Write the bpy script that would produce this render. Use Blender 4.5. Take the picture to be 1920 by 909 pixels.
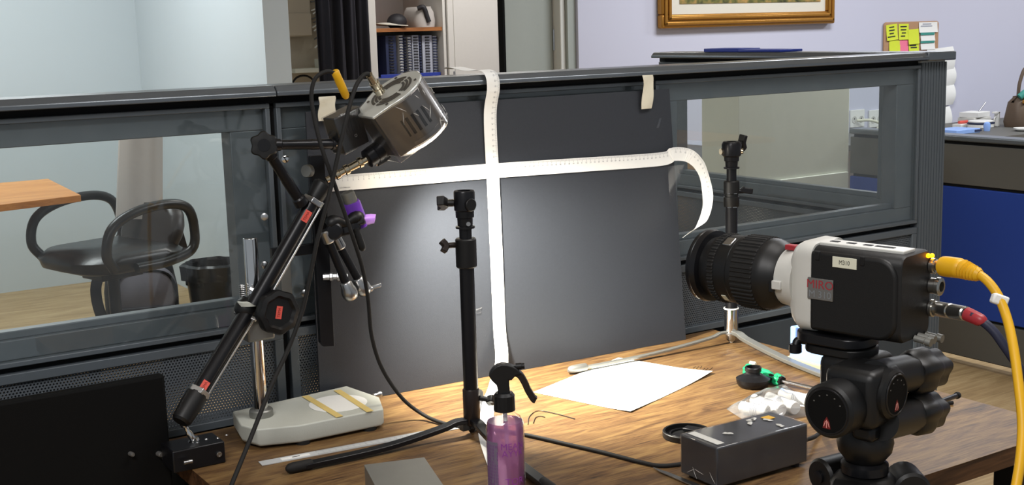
import bpy, math, random
from mathutils import Vector, Matrix
random.seed(7)
for _o in list(bpy.data.objects): bpy.data.objects.remove(_o)
SC = bpy.context.scene
COL = SC.collection
PI = math.pi
V = Vector

# ------------------------------------------------------------------ camera
CAM = V((-0.8866, -1.94706, 1.37566))
YAW, PIT, ROL, FPX = 0.5696948, 0.1693652, -0.0283566, 2333.19
_fw = V((math.sin(YAW)*math.cos(PIT), math.cos(YAW)*math.cos(PIT), -math.sin(PIT)))
_rt = V((math.cos(YAW), -math.sin(YAW), 0)); _up = _rt.cross(_fw)
RT = _rt*math.cos(ROL) + _up*math.sin(ROL)
UP = -_rt*math.sin(ROL) + _up*math.cos(ROL)
FW = _fw
cd = bpy.data.cameras.new('camera'); co = bpy.data.objects.new('camera', cd); COL.objects.link(co)
cd.sensor_fit = 'HORIZONTAL'; cd.sensor_width = 36.0; cd.lens = 36.0*FPX/1920.0; cd.clip_start = 0.02
M = Matrix.Identity(4)
for i in range(3):
    M[i][0] = RT[i]; M[i][1] = UP[i]; M[i][2] = -FW[i]; M[i][3] = CAM[i]
co.matrix_world = M
SC.camera = co

# ------------------------------------------------------------------ light and exposure
SC.view_settings.view_transform = 'Standard'; SC.view_settings.look = 'None'
SC.view_settings.gamma = 1.0; SC.view_settings.use_curve_mapping = False
SC.view_settings.exposure = 0.0
wd = bpy.data.worlds.new('world'); SC.world = wd; wd.use_nodes = True
wd.node_tree.nodes['Background'].inputs[0].default_value = (0.86, 0.93, 1.0, 1)
wd.node_tree.nodes['Background'].inputs[1].default_value = 0.34
def area(name, loc, sx, sy, power, col=(1, 1, 1), rot=(0, 0, 0)):
    l = bpy.data.lights.new(name, 'AREA'); l.shape = 'RECTANGLE'; l.size = sx; l.size_y = sy
    l.energy = power; l.color = col
    o = bpy.data.objects.new(name, l); o.location = loc; o.rotation_euler = rot; COL.objects.link(o)
    return o
# fluorescent ceiling panels of the office
area('ceiling_panel_light', (3.6, 1.5, 2.66), 1.2, 0.6, 58, (0.93, 0.96, 1.0))
area('ceiling_panel_light', (0.0, 3.9, 2.66), 1.2, 0.6, 50, (0.93, 0.99, 1.0))
area('ceiling_panel_light', (6.2, 1.2, 2.66), 1.2, 0.6, 62, (0.93, 0.96, 1.0))
area('ceiling_panel_light', (2.9, 3.6, 2.66), 1.2, 0.3, 36, (1.0, 0.97, 0.93))
area('ceiling_panel_light', (0.9, -1.2, 2.66), 1.2, 0.6, 30, (1.0, 0.97, 0.95))
area('ceiling_panel_light', (-1.6, -1.9, 2.66), 1.2, 0.6, 55, (1.0, 0.98, 0.97))

# ------------------------------------------------------------------ pixel -> place
ZD = 0.74                                    # desk top
def ray(x, y): return FW*FPX + RT*(x-960) + UP*(454.5-y)
def onZ(x, y, z): d = ray(x, y); return CAM + d*((z-CAM.z)/d.z)
def onY(x, y, Y): d = ray(x, y); return CAM + d*((Y-CAM.y)/d.y)
def onX(x, y, X): d = ray(x, y); return CAM + d*((X-CAM.x)/d.x)
def onD(x, y, D): return CAM + ray(x, y)*(D/FPX)
def dk(x, y, h=0): return onZ(x, y, ZD+h)

# ------------------------------------------------------------------ materials
def lin(h):
    h = h.lstrip('#'); c = [int(h[i:i+2], 16)/255 for i in (0, 2, 4)]
    return tuple(v/12.92 if v <= 0.04045 else ((v+0.055)/1.055)**2.4 for v in c) + (1,)
MATS = {}
class N:
    def __init__(s, name):
        s.m = bpy.data.materials.new(name); s.m.use_nodes = True
        s.t = s.m.node_tree; s.b = s.t.nodes['Principled BSDF']; s.out = s.t.nodes['Material Output']
    def n(s, typ, **kw):
        x = s.t.nodes.new(typ)
        for k, v in kw.items(): setattr(x, k, v)
        return x
    def l(s, a, b): s.t.links.new(a, b)
    def math(s, op, a, b=None, c=None):
        x = s.n('ShaderNodeMath', operation=op)
        for i, v in enumerate((a, b, c)):
            if v is None: continue
            if isinstance(v, (int, float)): x.inputs[i].default_value = v
            else: s.l(v, x.inputs[i])
        return x.outputs[0]
def mat(name, col, rough=0.5, metal=0.0, var=0.12, nscale=60, bump=0.0, bscale=400, spec=0.5, emit=None, es=0, coat=0, trans=0, ior=1.45, alpha=1):
    k = N(name); b = k.b
    c = lin(col)
    b.inputs['Roughness'].default_value = rough; b.inputs['Metallic'].default_value = metal
    b.inputs['Specular IOR Level'].default_value = spec
    b.inputs['Coat Weight'].default_value = coat; b.inputs['Coat Roughness'].default_value = 0.08
    b.inputs['Transmission Weight'].default_value = trans; b.inputs['IOR'].default_value = ior
    b.inputs['Alpha'].default_value = alpha
    tc = k.n('ShaderNodeTexCoord')
    nz = k.n('ShaderNodeTexNoise'); nz.inputs['Scale'].default_value = nscale; nz.inputs['Detail'].default_value = 4
    k.l(tc.outputs['Object'], nz.inputs['Vector'])
    mx = k.n('ShaderNodeMix', data_type='RGBA')
    mx.inputs['A'].default_value = tuple(v*(1-var) for v in c[:3])+(1,)
    mx.inputs['B'].default_value = tuple(min(1, v*(1+var)) for v in c[:3])+(1,)
    k.l(nz.outputs['Fac'], mx.inputs['Factor']); k.l(mx.outputs['Result'], b.inputs['Base Color'])
    if bump:
        n2 = k.n('ShaderNodeTexNoise'); n2.inputs['Scale'].default_value = bscale; n2.inputs['Detail'].default_value = 3
        k.l(tc.outputs['Object'], n2.inputs['Vector'])
        bp = k.n('ShaderNodeBump'); bp.inputs['Strength'].default_value = bump; bp.inputs['Distance'].default_value = 0.002
        k.l(n2.outputs['Fac'], bp.inputs['Height']); k.l(bp.outputs['Normal'], b.inputs['Normal'])
    if emit:
        b.inputs['Emission Color'].default_value = lin(emit); b.inputs['Emission Strength'].default_value = es
    MATS[name] = k.m
    return k.m
def wood(name, dark, mid, light, sx=1.0, rough=0.38, scale=1.0):
    k = N(name)
    tc = k.n('ShaderNodeTexCoord'); mp = k.n('ShaderNodeMapping')
    mp.inputs['Scale'].default_value = (2.2*sx*scale, 13*scale, 13*scale)
    k.l(tc.outputs['Object'], mp.inputs['Vector'])
    n1 = k.n('ShaderNodeTexNoise'); n1.inputs['Scale'].default_value = 1.6; n1.inputs['Detail'].default_value = 9
    n1.inputs['Roughness'].default_value = 0.66; n1.inputs['Distortion'].default_value = 1.1
    k.l(mp.outputs[0], n1.inputs['Vector'])
    mp2 = k.n('ShaderNodeMapping'); mp2.inputs['Scale'].default_value = (7*scale, 120*scale, 120*scale)
    k.l(tc.outputs['Object'], mp2.inputs['Vector'])
    n2 = k.n('ShaderNodeTexNoise'); n2.inputs['Scale'].default_value = 1.5; n2.inputs['Detail'].default_value = 5
    n2.inputs['Distortion'].default_value = 0.5
    k.l(mp2.outputs[0], n2.inputs['Vector'])
    s = k.math('ADD', k.math('MULTIPLY', n1.outputs['Fac'], 0.62), k.math('MULTIPLY', n2.outputs['Fac'], 0.38))
    r = k.n('ShaderNodeValToRGB'); e = r.color_ramp.elements
    e[0].position = 0.34; e[0].color = lin(dark); e[1].position = 0.63; e[1].color = lin(light)
    m = e.new(0.47); m.color = lin(mid)
    k.l(s, r.inputs[0]); k.l(r.outputs[0], k.b.inputs['Base Color'])
    k.b.inputs['Roughness'].default_value = rough; k.b.inputs['Specular IOR Level'].default_value = 0.3
    bp = k.n('ShaderNodeBump'); bp.inputs['Strength'].default_value = 0.25; bp.inputs['Distance'].default_value = 0.001
    k.l(s, bp.inputs['Height']); k.l(bp.outputs[0], k.b.inputs['Normal'])
    MATS[name] = k.m
def glassmat(name, tint=(0.9, 0.95, 0.93), refl=1.0, haze=0.0, rough=0.0):
    k = N(name); k.t.nodes.remove(k.b)
    tr = k.n('ShaderNodeBsdfTransparent'); tr.inputs[0].default_value = tint+(1,)
    gl = k.n('ShaderNodeBsdfGlossy'); gl.inputs['Roughness'].default_value = rough
    lw = k.n('ShaderNodeLayerWeight'); lw.inputs['Blend'].default_value = 0.5
    fz = k.math('MULTIPLY_ADD', k.math('POWER', lw.outputs['Facing'], 5.0), 0.94*refl, 0.045*refl)
    mx = k.n('ShaderNodeMixShader'); k.l(fz, mx.inputs[0])
    k.l(tr.outputs[0], mx.inputs[1]); k.l(gl.outputs[0], mx.inputs[2])
    last = mx
    if haze:
        df = k.n('ShaderNodeBsdfDiffuse'); df.inputs[0].default_value = (0.8, 0.82, 0.82, 1)
        tc = k.n('ShaderNodeTexCoord'); nz = k.n('ShaderNodeTexNoise'); nz.inputs['Scale'].default_value = 26; nz.inputs['Detail'].default_value = 6
        k.l(tc.outputs['Object'], nz.inputs['Vector'])
        m2 = k.n('ShaderNodeMixShader'); k.l(k.math('MULTIPLY', k.math('POWER', nz.outputs['Fac'], 2.0), haze), m2.inputs[0])
        k.l(mx.outputs[0], m2.inputs[1]); k.l(df.outputs[0], m2.inputs[2]); last = m2
    k.l(last.outputs[0], k.out.inputs[0])
    MATS[name] = k.m
def perfmat(name, col, pitch=0.0052, rad=0.29, ax='X'):
    k = N(name); b = k.b; b.inputs['Base Color'].default_value = lin(col); b.inputs['Roughness'].default_value = 0.45
    tc = k.n('ShaderNodeTexCoord'); sp = k.n('ShaderNodeSeparateXYZ'); k.l(tc.outputs['Object'], sp.inputs[0])
    u = k.math('DIVIDE', sp.outputs[ax], pitch); v = k.math('DIVIDE', sp.outputs['Z'], pitch*1.732)
    def dist(off):
        du = k.math('SUBTRACT', k.math('FRACT', k.math('ADD', u, off+1000)), 0.5)
        dv = k.math('MULTIPLY', k.math('SUBTRACT', k.math('FRACT', k.math('ADD', v, off+1000)), 0.5), 1.732)
        return k.math('SQRT', k.math('ADD', k.math('MULTIPLY', du, du), k.math('MULTIPLY', dv, dv)))
    d = k.math('MINIMUM', dist(0.0), dist(0.5))
    hole = k.math('LESS_THAN', d, rad)
    tr = k.n('ShaderNodeBsdfTransparent'); mx = k.n('ShaderNodeMixShader')
    k.l(hole, mx.inputs[0]); k.l(b.outputs[0], mx.inputs[1]); k.l(tr.outputs[0], mx.inputs[2]); k.l(mx.outputs[0], k.out.inputs[0])
    MATS[name] = k.m

mat('wall_white', '#ccd6db', 0.85, var=0.02, nscale=3, bump=0.04, bscale=300)
mat('wall_lavender', '#c6c7d8', 0.85, var=0.02, nscale=3, bump=0.04, bscale=300)
mat('wall_beige', '#b9ad99', 0.8, var=0.04, nscale=5)
mat('ceil', '#d8d8d4', 0.9, var=0.02)
wood('desk_wood', '#33241a', '#63492e', '#836841', rough=0.5, scale=1.9)
wood('desk_edge', '#2a1a10', '#4a3220', '#6a4a30', rough=0.5)
wood('floor_wood', '#8e7550', '#a98d63', '#bfa57a', rough=0.5, scale=0.5)
wood('table_wood', '#b07030', '#c98640', '#d89850', rough=0.4, scale=0.6)
wood('shelf_wood', '#7a4d2c', '#996238', '#a8703f', rough=0.5)
mat('frame_dark', '#596066', 0.38, 0.15, var=0.06, bump=0.03, bscale=900)
mat('cap_grey', '#6a7076', 0.3, 0.6, var=0.05)
mat('gap_black', '#08080a', 0.8, var=0.0)
mat('skirt', '#3a4147', 0.5, 0.1, var=0.05)
perfmat('perf', '#545a60'); perfmat('perf_y', '#4a5056', ax='Y')
glassmat('pane_glass', (0.955, 0.97, 0.965), 0.9, 0.03)
glassmat('bag_film', (0.97, 0.97, 0.98), 1.6, 0.28, 0.08)
glassmat('clear_film', (0.96, 0.96, 0.97), 1.3, 0.04, 0.10)
mat('board_black', '#2f3238', 0.5, var=0.1, nscale=220, bump=0.12, bscale=900)
mat('paper_white', '#e9e9e6', 0.75, var=0.02)
mat('paper_print', '#6c7078', 0.8, var=0.0)
mat('masking', '#d9d3bf', 0.85, var=0.06, nscale=40, bump=0.3, bscale=120)
mat('clear_tape', '#8b9199', 0.25, var=0.2)
mat('yellow_tape', '#d8bf78', 0.6, var=0.05)
mat('black_plastic', '#0c0c0d', 0.45, var=0.1)
mat('black_matte', '#060606', 0.8, spec=0.2, var=0.1, bump=0.05)
mat('black_metal', '#17171a', 0.33, 0.3, var=0.1)
mat('dark_brown_metal', '#2a2320', 0.35, 0.3)
mat('rubber', '#141312', 0.75)
mat('chrome', '#d8d8d8', 0.09, 1.0, var=0.03)
mat('ruler_steel', '#d3d6d8', 0.35, 0.35, var=0.05)
mat('steel', '#b8b9ba', 0.28, 1.0, var=0.08)
mat('brass_steel', '#c9bfa9', 0.22, 1.0, var=0.06)
mat('cast_grey', '#bcbeb5', 0.55, var=0.07, nscale=25, bump=0.08, bscale=500)
mat('alu_grey', '#8d8d88', 0.45, 0.7, var=0.05)
mat('red_label', '#d65549', 0.6, var=0.05)
mat('badge_pale', '#d9948c', 0.6)
mat('red_print', '#6a1412', 0.7, var=0)
mat('yellow_plastic', '#d9a516', 0.45, var=0.06)
mat('purple', '#6a35b0', 0.38, var=0.05)
mat('lilac', '#b17fe0', 0.4, var=0.05)
mat('lamp_metal', '#77736f', 0.3, 0.85, var=0.2, nscale=30)
mat('lamp_top', '#e2e5de', 0.35, 0.5, var=0.05)
mat('lens_emit', '#fff3dc', 0.5, emit='#fff1d8', es=40)
mat('pink_text', '#8c3c96', 0.6, var=0)
mat('label_grey', '#9d8fa3', 0.6, var=0.1, nscale=300)
mat('light_grey_plastic', '#c9c8c2', 0.4, var=0.03)
mat('white_plastic', '#e3e3df', 0.45, var=0.03)
mat('cam_black', '#0d0d0e', 0.48, var=0.1, bump=0.15, bscale=1500)
mat('cam_top', '#6b6a68', 0.5, var=0.05)
mat('plate_grey', '#7f7d7a', 0.35, 0.6, var=0.05)
mat('red_dark', '#9c2b33', 0.4, var=0.04)
mat('amber_led', '#ffae10', 0.4, emit='#ff9a08', es=6)
mat('label_cream', '#d9d8c4', 0.6, var=0.02)
mat('ink', '#26262a', 0.7, var=0)
mat('green_plastic', '#1f9a66', 0.35, var=0.05)
mat('blue_device', '#8fb0ea', 0.4, var=0.04)
mat('blue_dark_device', '#4f78c4', 0.4, var=0.04)
mat('tan_base', '#c6b98e', 0.5, var=0.04)
mat('blue_fabric', '#2647a6', 0.9, var=0.08, nscale=400, bump=0.1, bscale=800)
mat('grey_panel', '#605f5b', 0.6, var=0.08, nscale=300)
mat('gold', '#b07d35', 0.35, 0.55, var=0.15, nscale=40)
mat('mat_linen', '#d9d5c8', 0.8, var=0.02)
mat('cork', '#b08a6a', 0.85, var=0.15, nscale=200)
mat('note_yellow', '#d6e23c', 0.7, var=0.03)
mat('note_pink', '#f07a98', 0.7, var=0.03)
mat('teal', '#3d8f84', 0.6)
mat('curtain', '#26252c', 0.95, var=0.12, nscale=30)
mat('cabinet_white', '#cfccc6', 0.55, var=0.02)
mat('door_grey', '#a4aaa5', 0.55, var=0.02)
mat('trim_white', '#d9d9d4', 0.5, var=0.02)
mat('binder_navy', '#27304f', 0.5)
mat('page_grey', '#a9adba', 0.7, var=0.06)
mat('folder_blue', '#2b3f9c', 0.45, var=0.04)
mat('leather_black', '#1b1917', 0.33, var=0.12, nscale=40, bump=0.2, bscale=90)
mat('leather_brown', '#2c2521', 0.4, var=0.15, nscale=30, bump=0.3, bscale=70)
mat('mesh_beige', '#b7b2ad', 0.85, var=0.05)
mat('bag_grey', '#6f6c74', 0.7, var=0.1)
mat('bag_dark', '#232226', 0.6, var=0.1)
mat('bin_black', '#1d1d1f', 0.3, var=0.1)
mat('beige_metal', '#d6d7c9', 0.5, var=0.03)
mat('cardboard', '#b28d62', 0.8, var=0.06)
mat('bag_brown', '#5a4a3c', 0.6, var=0.1)
mat('navy_cable', '#20243a', 0.5)
mat('connector', '#a8a7a2', 0.25, 0.95, var=0.05)
mat('psu_grey', '#37373a', 0.4, 0.2, var=0.1)
def painting():
    k = N('painting'); tc = k.n('ShaderNodeTexCoord'); nz = k.n('ShaderNodeTexNoise')
    nz.inputs['Scale'].default_value = 22; nz.inputs['Detail'].default_value = 8; k.l(tc.outputs['Object'], nz.inputs['Vector'])
    r = k.n('ShaderNodeValToRGB'); e = r.color_ramp.elements
    e[0].position = .36; e[0].color = lin('#2e3018'); e[1].position = .66; e[1].color = lin('#b08a4e'); m = e.new(.5); m.color = lin('#6b6a34')
    k.l(nz.outputs['Fac'], r.inputs[0]); k.l(r.outputs[0], k.b.inputs['Base Color']); MATS['painting'] = k.m
painting()
def liquid():
    k = N('pink_liquid'); k.t.nodes.remove(k.b)
    tr = k.n('ShaderNodeBsdfTransparent'); tr.inputs[0].default_value = (0.98, 0.74, 0.92, 1)
    df = k.n('ShaderNodeBsdfDiffuse'); df.inputs[0].default_value = lin('#e28fcf')
    tl = k.n('ShaderNodeBsdfTranslucent'); tl.inputs[0].default_value = lin('#e8a5e0')
    gl = k.n('ShaderNodeBsdfGlossy'); gl.inputs['Roughness'].default_value = 0.08
    m0 = k.n('ShaderNodeMixShader'); m0.inputs[0].default_value = 0.5; k.l(df.outputs[0], m0.inputs[1]); k.l(tl.outputs[0], m0.inputs[2])
    m1 = k.n('ShaderNodeMixShader'); m1.inputs[0].default_value = 0.5; k.l(tr.outputs[0], m1.inputs[1]); k.l(m0.outputs[0], m1.inputs[2])
    fr = k.n('ShaderNodeFresnel'); m2 = k.n('ShaderNodeMixShader'); k.l(fr.outputs[0], m2.inputs[0])
    k.l(m1.outputs[0], m2.inputs[1]); k.l(gl.outputs[0], m2.inputs[2]); k.l(m2.outputs[0], k.out.inputs[0]); MATS['pink_liquid'] = k.m
liquid()

# ------------------------------------------------------------------ mesh helpers
def frame(d, hint=None):
    z = V(d).normalized(); h = V(hint) if hint is not None else (V((0, 0, 1)) if abs(z.z) < 0.9 else V((1, 0, 0)))
    x = (h - z*h.dot(z)).normalized(); y = z.cross(x)
    return x, y, z
def catmull(pts, n=8):
    pts = [V(p) for p in pts]; out = []
    P = [pts[0]*2-pts[1]] + pts + [pts[-1]*2-pts[-2]]
    for i in range(1, len(P)-2):
        a, b, c, d = P[i-1], P[i], P[i+1], P[i+2]
        for j in range(n):
            t = j/n
            out.append(0.5*((2*b)+(c-a)*t+(2*a-5*b+4*c-d)*t*t+(3*b-a-3*c+d)*t**3))
    out.append(pts[-1]); return out
class G:
    def __init__(s): s.v = []; s.f = []
    def add(s, vs, fs):
        o = len(s.v); s.v += [V(p) for p in vs]; s.f += [[i+o for i in f] for f in fs]; return s
    def box(s, c, sz, ax=None):
        ex, ey, ez = ax if ax else (V((1, 0, 0)), V((0, 1, 0)), V((0, 0, 1)))
        c = V(c); a, b, d = sz[0]/2, sz[1]/2, sz[2]/2
        vs = [c+ex*i*a+ey*j*b+ez*k*d for i in (-1, 1) for j in (-1, 1) for k in (-1, 1)]
        return s.add(vs, [(0, 1, 3, 2), (4, 6, 7, 5), (0, 4, 5, 1), (2, 3, 7, 6), (0, 2, 6, 4), (1, 5, 7, 3)])
    def bx(s, x0, x1, y0, y1, z0, z1): return s.box(((x0+x1)/2, (y0+y1)/2, (z0+z1)/2), (abs(x1-x0), abs(y1-y0), abs(z1-z0)))
    def prism(s, poly, o, ex, ey, ez, h):
        o = V(o); n = len(poly)
        vs = [o+ex*p[0]+ey*p[1] for p in poly]+[o+ex*p[0]+ey*p[1]+ez*h for p in poly]
        return s.add(vs, [list(range(n))[::-1], list(range(n, 2*n))]+[(i, (i+1) % n, n+(i+1) % n, n+i) for i in range(n)])
    def lathe(s, o, d, prof, n=24, hint=None, caps=True, sq=None):
        ex, ey, ez = frame(d, hint); o = V(o); vs = []; fs = []
        for t, r in prof:
            for k in range(n):
                a = 2*PI*k/n; rr = r*(1+(sq(a) if sq else 0))
                vs.append(o+ez*t+(ex*math.cos(a)+ey*math.sin(a))*rr)
        m = len(prof)
        for i in range(m-1):
            for k in range(n): fs.append((i*n+k, i*n+(k+1) % n, (i+1)*n+(k+1) % n, (i+1)*n+k))
        if caps: fs += [list(range(n))[::-1], list(range((m-1)*n, m*n))]
        return s.add(vs, fs)
    def cyl(s, a, b, r, r2=None, n=20):
        a = V(a); b = V(b); L = (b-a).length
        return s.lathe(a, b-a, [(0, r), (L, r if r2 is None else r2)], n)
    def tube(s, pts, r, n=8, caps=True):
        pts = [V(p) for p in pts]; vs = []; fs = []
        t0 = (pts[1]-pts[0]).normalized(); x, y, _ = frame(t0)
        for i, p in enumerate(pts):
            t = (pts[min(i+1, len(pts)-1)]-pts[max(i-1, 0)]).normalized()
            x = (x-t*x.dot(t)).normalized(); y = t.cross(x)
            rr = r[i] if isinstance(r, (list, tuple)) else r
            vs += [p+(x*math.cos(2*PI*k/n)+y*math.sin(2*PI*k/n))*rr for k in range(n)]
        m = len(pts)
        for i in range(m-1):
            for k in range(n): fs.append((i*n+k, i*n+(k+1) % n, (i+1)*n+(k+1) % n, (i+1)*n+k))
        if caps: fs += [list(range(n))[::-1], list(range((m-1)*n, m*n))]
        return s.add(vs, fs)
    def bar(s, pts, w, h, hint=(0, 0, 1)):      # rectangular section swept along a path
        pts = [V(p) for p in pts]; vs = []; fs = []; m = len(pts)
        for i, p in enumerate(pts):
            t = (pts[min(i+1, m-1)]-pts[max(i-1, 0)]).normalized()
            u = V(hint); u = (u-t*u.dot(t)).normalized(); sd = t.cross(u)
            vs += [p+sd*a*w/2+u*b*h/2 for a, b in ((-1, -1), (1, -1), (1, 1), (-1, 1))]
        for i in range(m-1):
            for k in range(4): fs.append((i*4+k, i*4+(k+1) % 4, i*4+4+(k+1) % 4, i*4+4+k))
        fs += [(3, 2, 1, 0), (4*m-4, 4*m-3, 4*m-2, 4*m-1)]
        return s.add(vs, fs)
    def sph(s, c, r, n=16, sc=(1, 1, 1), ax=None):
        ex, ey, ez = ax if ax else (V((1, 0, 0)), V((0, 1, 0)), V((0, 0, 1))); c = V(c); vs = []; fs = []; m = n//2
        for i in range(1, m):
            p = PI*i/m
            for k in range(n):
                a = 2*PI*k/n
                vs.append(c+ex*(r*sc[0]*math.sin(p)*math.cos(a))+ey*(r*sc[1]*math.sin(p)*math.sin(a))+ez*(r*sc[2]*math.cos(p)))
        T = len(vs); vs += [c+ez*r*sc[2], c-ez*r*sc[2]]
        for i in range(m-2):
            for k in range(n): fs.append((i*n+k, (i+1)*n+k, (i+1)*n+(k+1) % n, i*n+(k+1) % n))
        for k in range(n): fs.append((T, k, (k+1) % n)); fs.append((T+1, (m-2)*n+(k+1) % n, (m-2)*n+k))
        return s.add(vs, fs)
    def torus(s, c, d, R, r, n=32, m=8):
        ex, ey, ez = frame(d); c = V(c); vs = []; fs = []
        for i in range(n):
            a = 2*PI*i/n; u = ex*math.cos(a)+ey*math.sin(a)
            for k in range(m):
                b = 2*PI*k/m; vs.append(c+u*(R+r*math.cos(b))+ez*r*math.sin(b))
        for i in range(n):
            for k in range(m): fs.append((i*m+k, ((i+1) % n)*m+k, ((i+1) % n)*m+(k+1) % m, i*m+(k+1) % m))
        return s.add(vs, fs)
    def grid(s, fn, nu, nv):                    # fn(u,v) -> point, an open sheet
        vs = [fn(i/nu, j/nv) for i in range(nu+1) for j in range(nv+1)]
        return s.add(vs, [(i*(nv+1)+j, (i+1)*(nv+1)+j, (i+1)*(nv+1)+j+1, i*(nv+1)+j+1) for i in range(nu) for j in range(nv)])
    def sheet(s, fn, nrm, th, nu, nv):          # closed thin sheet
        a = [fn(i/nu, j/nv) for i in range(nu+1) for j in range(nv+1)]
        b = [p+nrm(i/nu, j/nv)*th for (i, j), p in zip([(i, j) for i in range(nu+1) for j in range(nv+1)], a)]
        L = len(a); ix = lambda i, j: i*(nv+1)+j; fs = []
        for i in range(nu):
            for j in range(nv):
                q = (ix(i, j), ix(i+1, j), ix(i+1, j+1), ix(i, j+1)); fs += [q[::-1], [t+L for t in q]]
        rim = [(ix(i, 0), ix(i+1, 0)) for i in range(nu)]+[(ix(nu, j), ix(nu, j+1)) for j in range(nv)]
        rim += [(ix(i+1, nv), ix(i, nv)) for i in range(nu)]+[(ix(0, j+1), ix(0, j)) for j in range(nv)]
        fs += [(p, q, q+L, p+L) for p, q in rim]
        return s.add(a+b, fs)
def obj(name, g, m, parent=None, bevel=0, seg=2, smooth=True, ang=38, base=None):
    me = bpy.data.meshes.new(name)
    if parent is not None: org = V(parent['_o'])
    elif base is not None: org = V(base)
    else:
        xs = [p.x for p in g.v]; ys = [p.y for p in g.v]; zs = [p.z for p in g.v]
        org = V(((min(xs)+max(xs))/2, (min(ys)+max(ys))/2, min(zs)))
    me.from_pydata([tuple(p-org) for p in g.v], [], [list(f) for f in g.f]); me.validate(); me.update()
    if smooth:
        for p in me.polygons: p.use_smooth = True
        me.set_sharp_from_angle(angle=math.radians(ang))
    if m: me.materials.append(MATS[m])
    o = bpy.data.objects.new(name, me); COL.objects.link(o)
    if parent is not None: o.parent = parent
    else: o.location = org
    o['_o'] = tuple(org)
    if bevel:
        b = o.modifiers.new('bevel', 'BEVEL'); b.width = bevel; b.segments = seg; b.limit_method = 'ANGLE'; b.angle_limit = math.radians(40)
    return o
def tag(o, label, cat, group=None):
    o['label'] = label; o['category'] = cat
    if group: o['group'] = group
    return o
def thing(name, label, cat, loc, group=None):
    o = bpy.data.objects.new(name, None); COL.objects.link(o); o.location = V(loc); o['_o'] = tuple(V(loc)); o.empty_display_size = 0.05
    return tag(o, label, cat, group)
def struct(name, g, m, **kw):
    o = obj(name, g, m, **kw); o['kind'] = 'structure'; return o
_gl = {}
def glyph(s, font=None):
    if s in _gl: return _gl[s]
    cu = bpy.data.curves.new('t', 'FONT'); cu.body = s; cu.size = 1.0; cu.align_x = 'CENTER'; cu.align_y = 'CENTER'; cu.resolution_u = 3
    o = bpy.data.objects.new('t', cu); COL.objects.link(o); dg = bpy.context.evaluated_depsgraph_get(); dg.update()
    me = bpy.data.meshes.new_from_object(o.evaluated_get(dg))
    r = ([v.co.copy() for v in me.vertices], [tuple(p.vertices) for p in me.polygons])
    bpy.data.objects.remove(o); bpy.data.curves.remove(cu); bpy.data.meshes.remove(me); _gl[s] = r; return r
def text(g, s, o, ex, ey, size, wide=1.0):
    vs, fs = glyph(s); o = V(o)
    return g.add([o+ex*(p.x*size*wide)+ey*(p.y*size) for p in vs], fs)
X_, Y_, Z_ = V((1, 0, 0)), V((0, 1, 0)), V((0, 0, 1))

# ================================================================== SETTING
struct('floor', G().bx(-3.2, 9.5, -3.4, 6.2, -0.05, 0.0), 'floor_wood')
struct('ceiling', G().bx(-3.2, 9.5, -3.4, 6.2, 2.7, 2.75), 'ceil')
wl = onY(1085, 100, 3.0).x
struct('wall_back', G().bx(wl, 9.5, 3.0, 3.1, 0, 2.7), 'wall_lavender')
struct('wall_alcove', G().bx(-3.2, 1.27, 5.36, 5.46, 0, 2.7), 'wall_white')
px_end = onY(545, 100, 3.42).x
struct('wall_pillar', G().bx(1.26, px_end, 3.42, 5.46, 0, 2.7), 'wall_white')
struct('wall_storage', G().bx(px_end, 4.6, 5.1, 5.2, 0, 2.7), 'wall_beige')
struct('wall_right', G().bx(9.4, 9.5, -3.4, 3.1, 0, 2.7), 'wall_lavender')
struct('baseboard_back', G().bx(wl, 9.4, 2.985, 2.999, 0, 0.09), 'trim_white')
# door leaf, casing and return beside the lavender wall
d0 = onY(947, 60, 3.1).x; d1 = onY(1036, 60, 3.1).x; d2 = onY(1058, 60, 3.05).x
dr = struct('door_1', G().bx(d0, d1, 3.1, 3.14, 0.01, 2.1), 'door_grey', bevel=0.003)
g = G()
for z in (0.35, 1.32, 1.9): g.cyl((d1+0.004, 3.095, z-0.05), (d1+0.004, 3.095, z+0.05), 0.007, n=10)
obj('hinge', g, 'steel', dr)
obj('edge_seal', G().bx(d0-0.012, d0, 3.098, 3.142, 0.01, 2.1), 'black_matte', dr)
struct('trim_1', G().bx(d1+0.005, d2, 3.04, 3.16, 0, 2.7), 'trim_white', bevel=0.004)
struct('trim_2', G().bx(d2, wl-0.001, 3.02, 3.12, 0, 2.7), 'door_grey')

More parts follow.
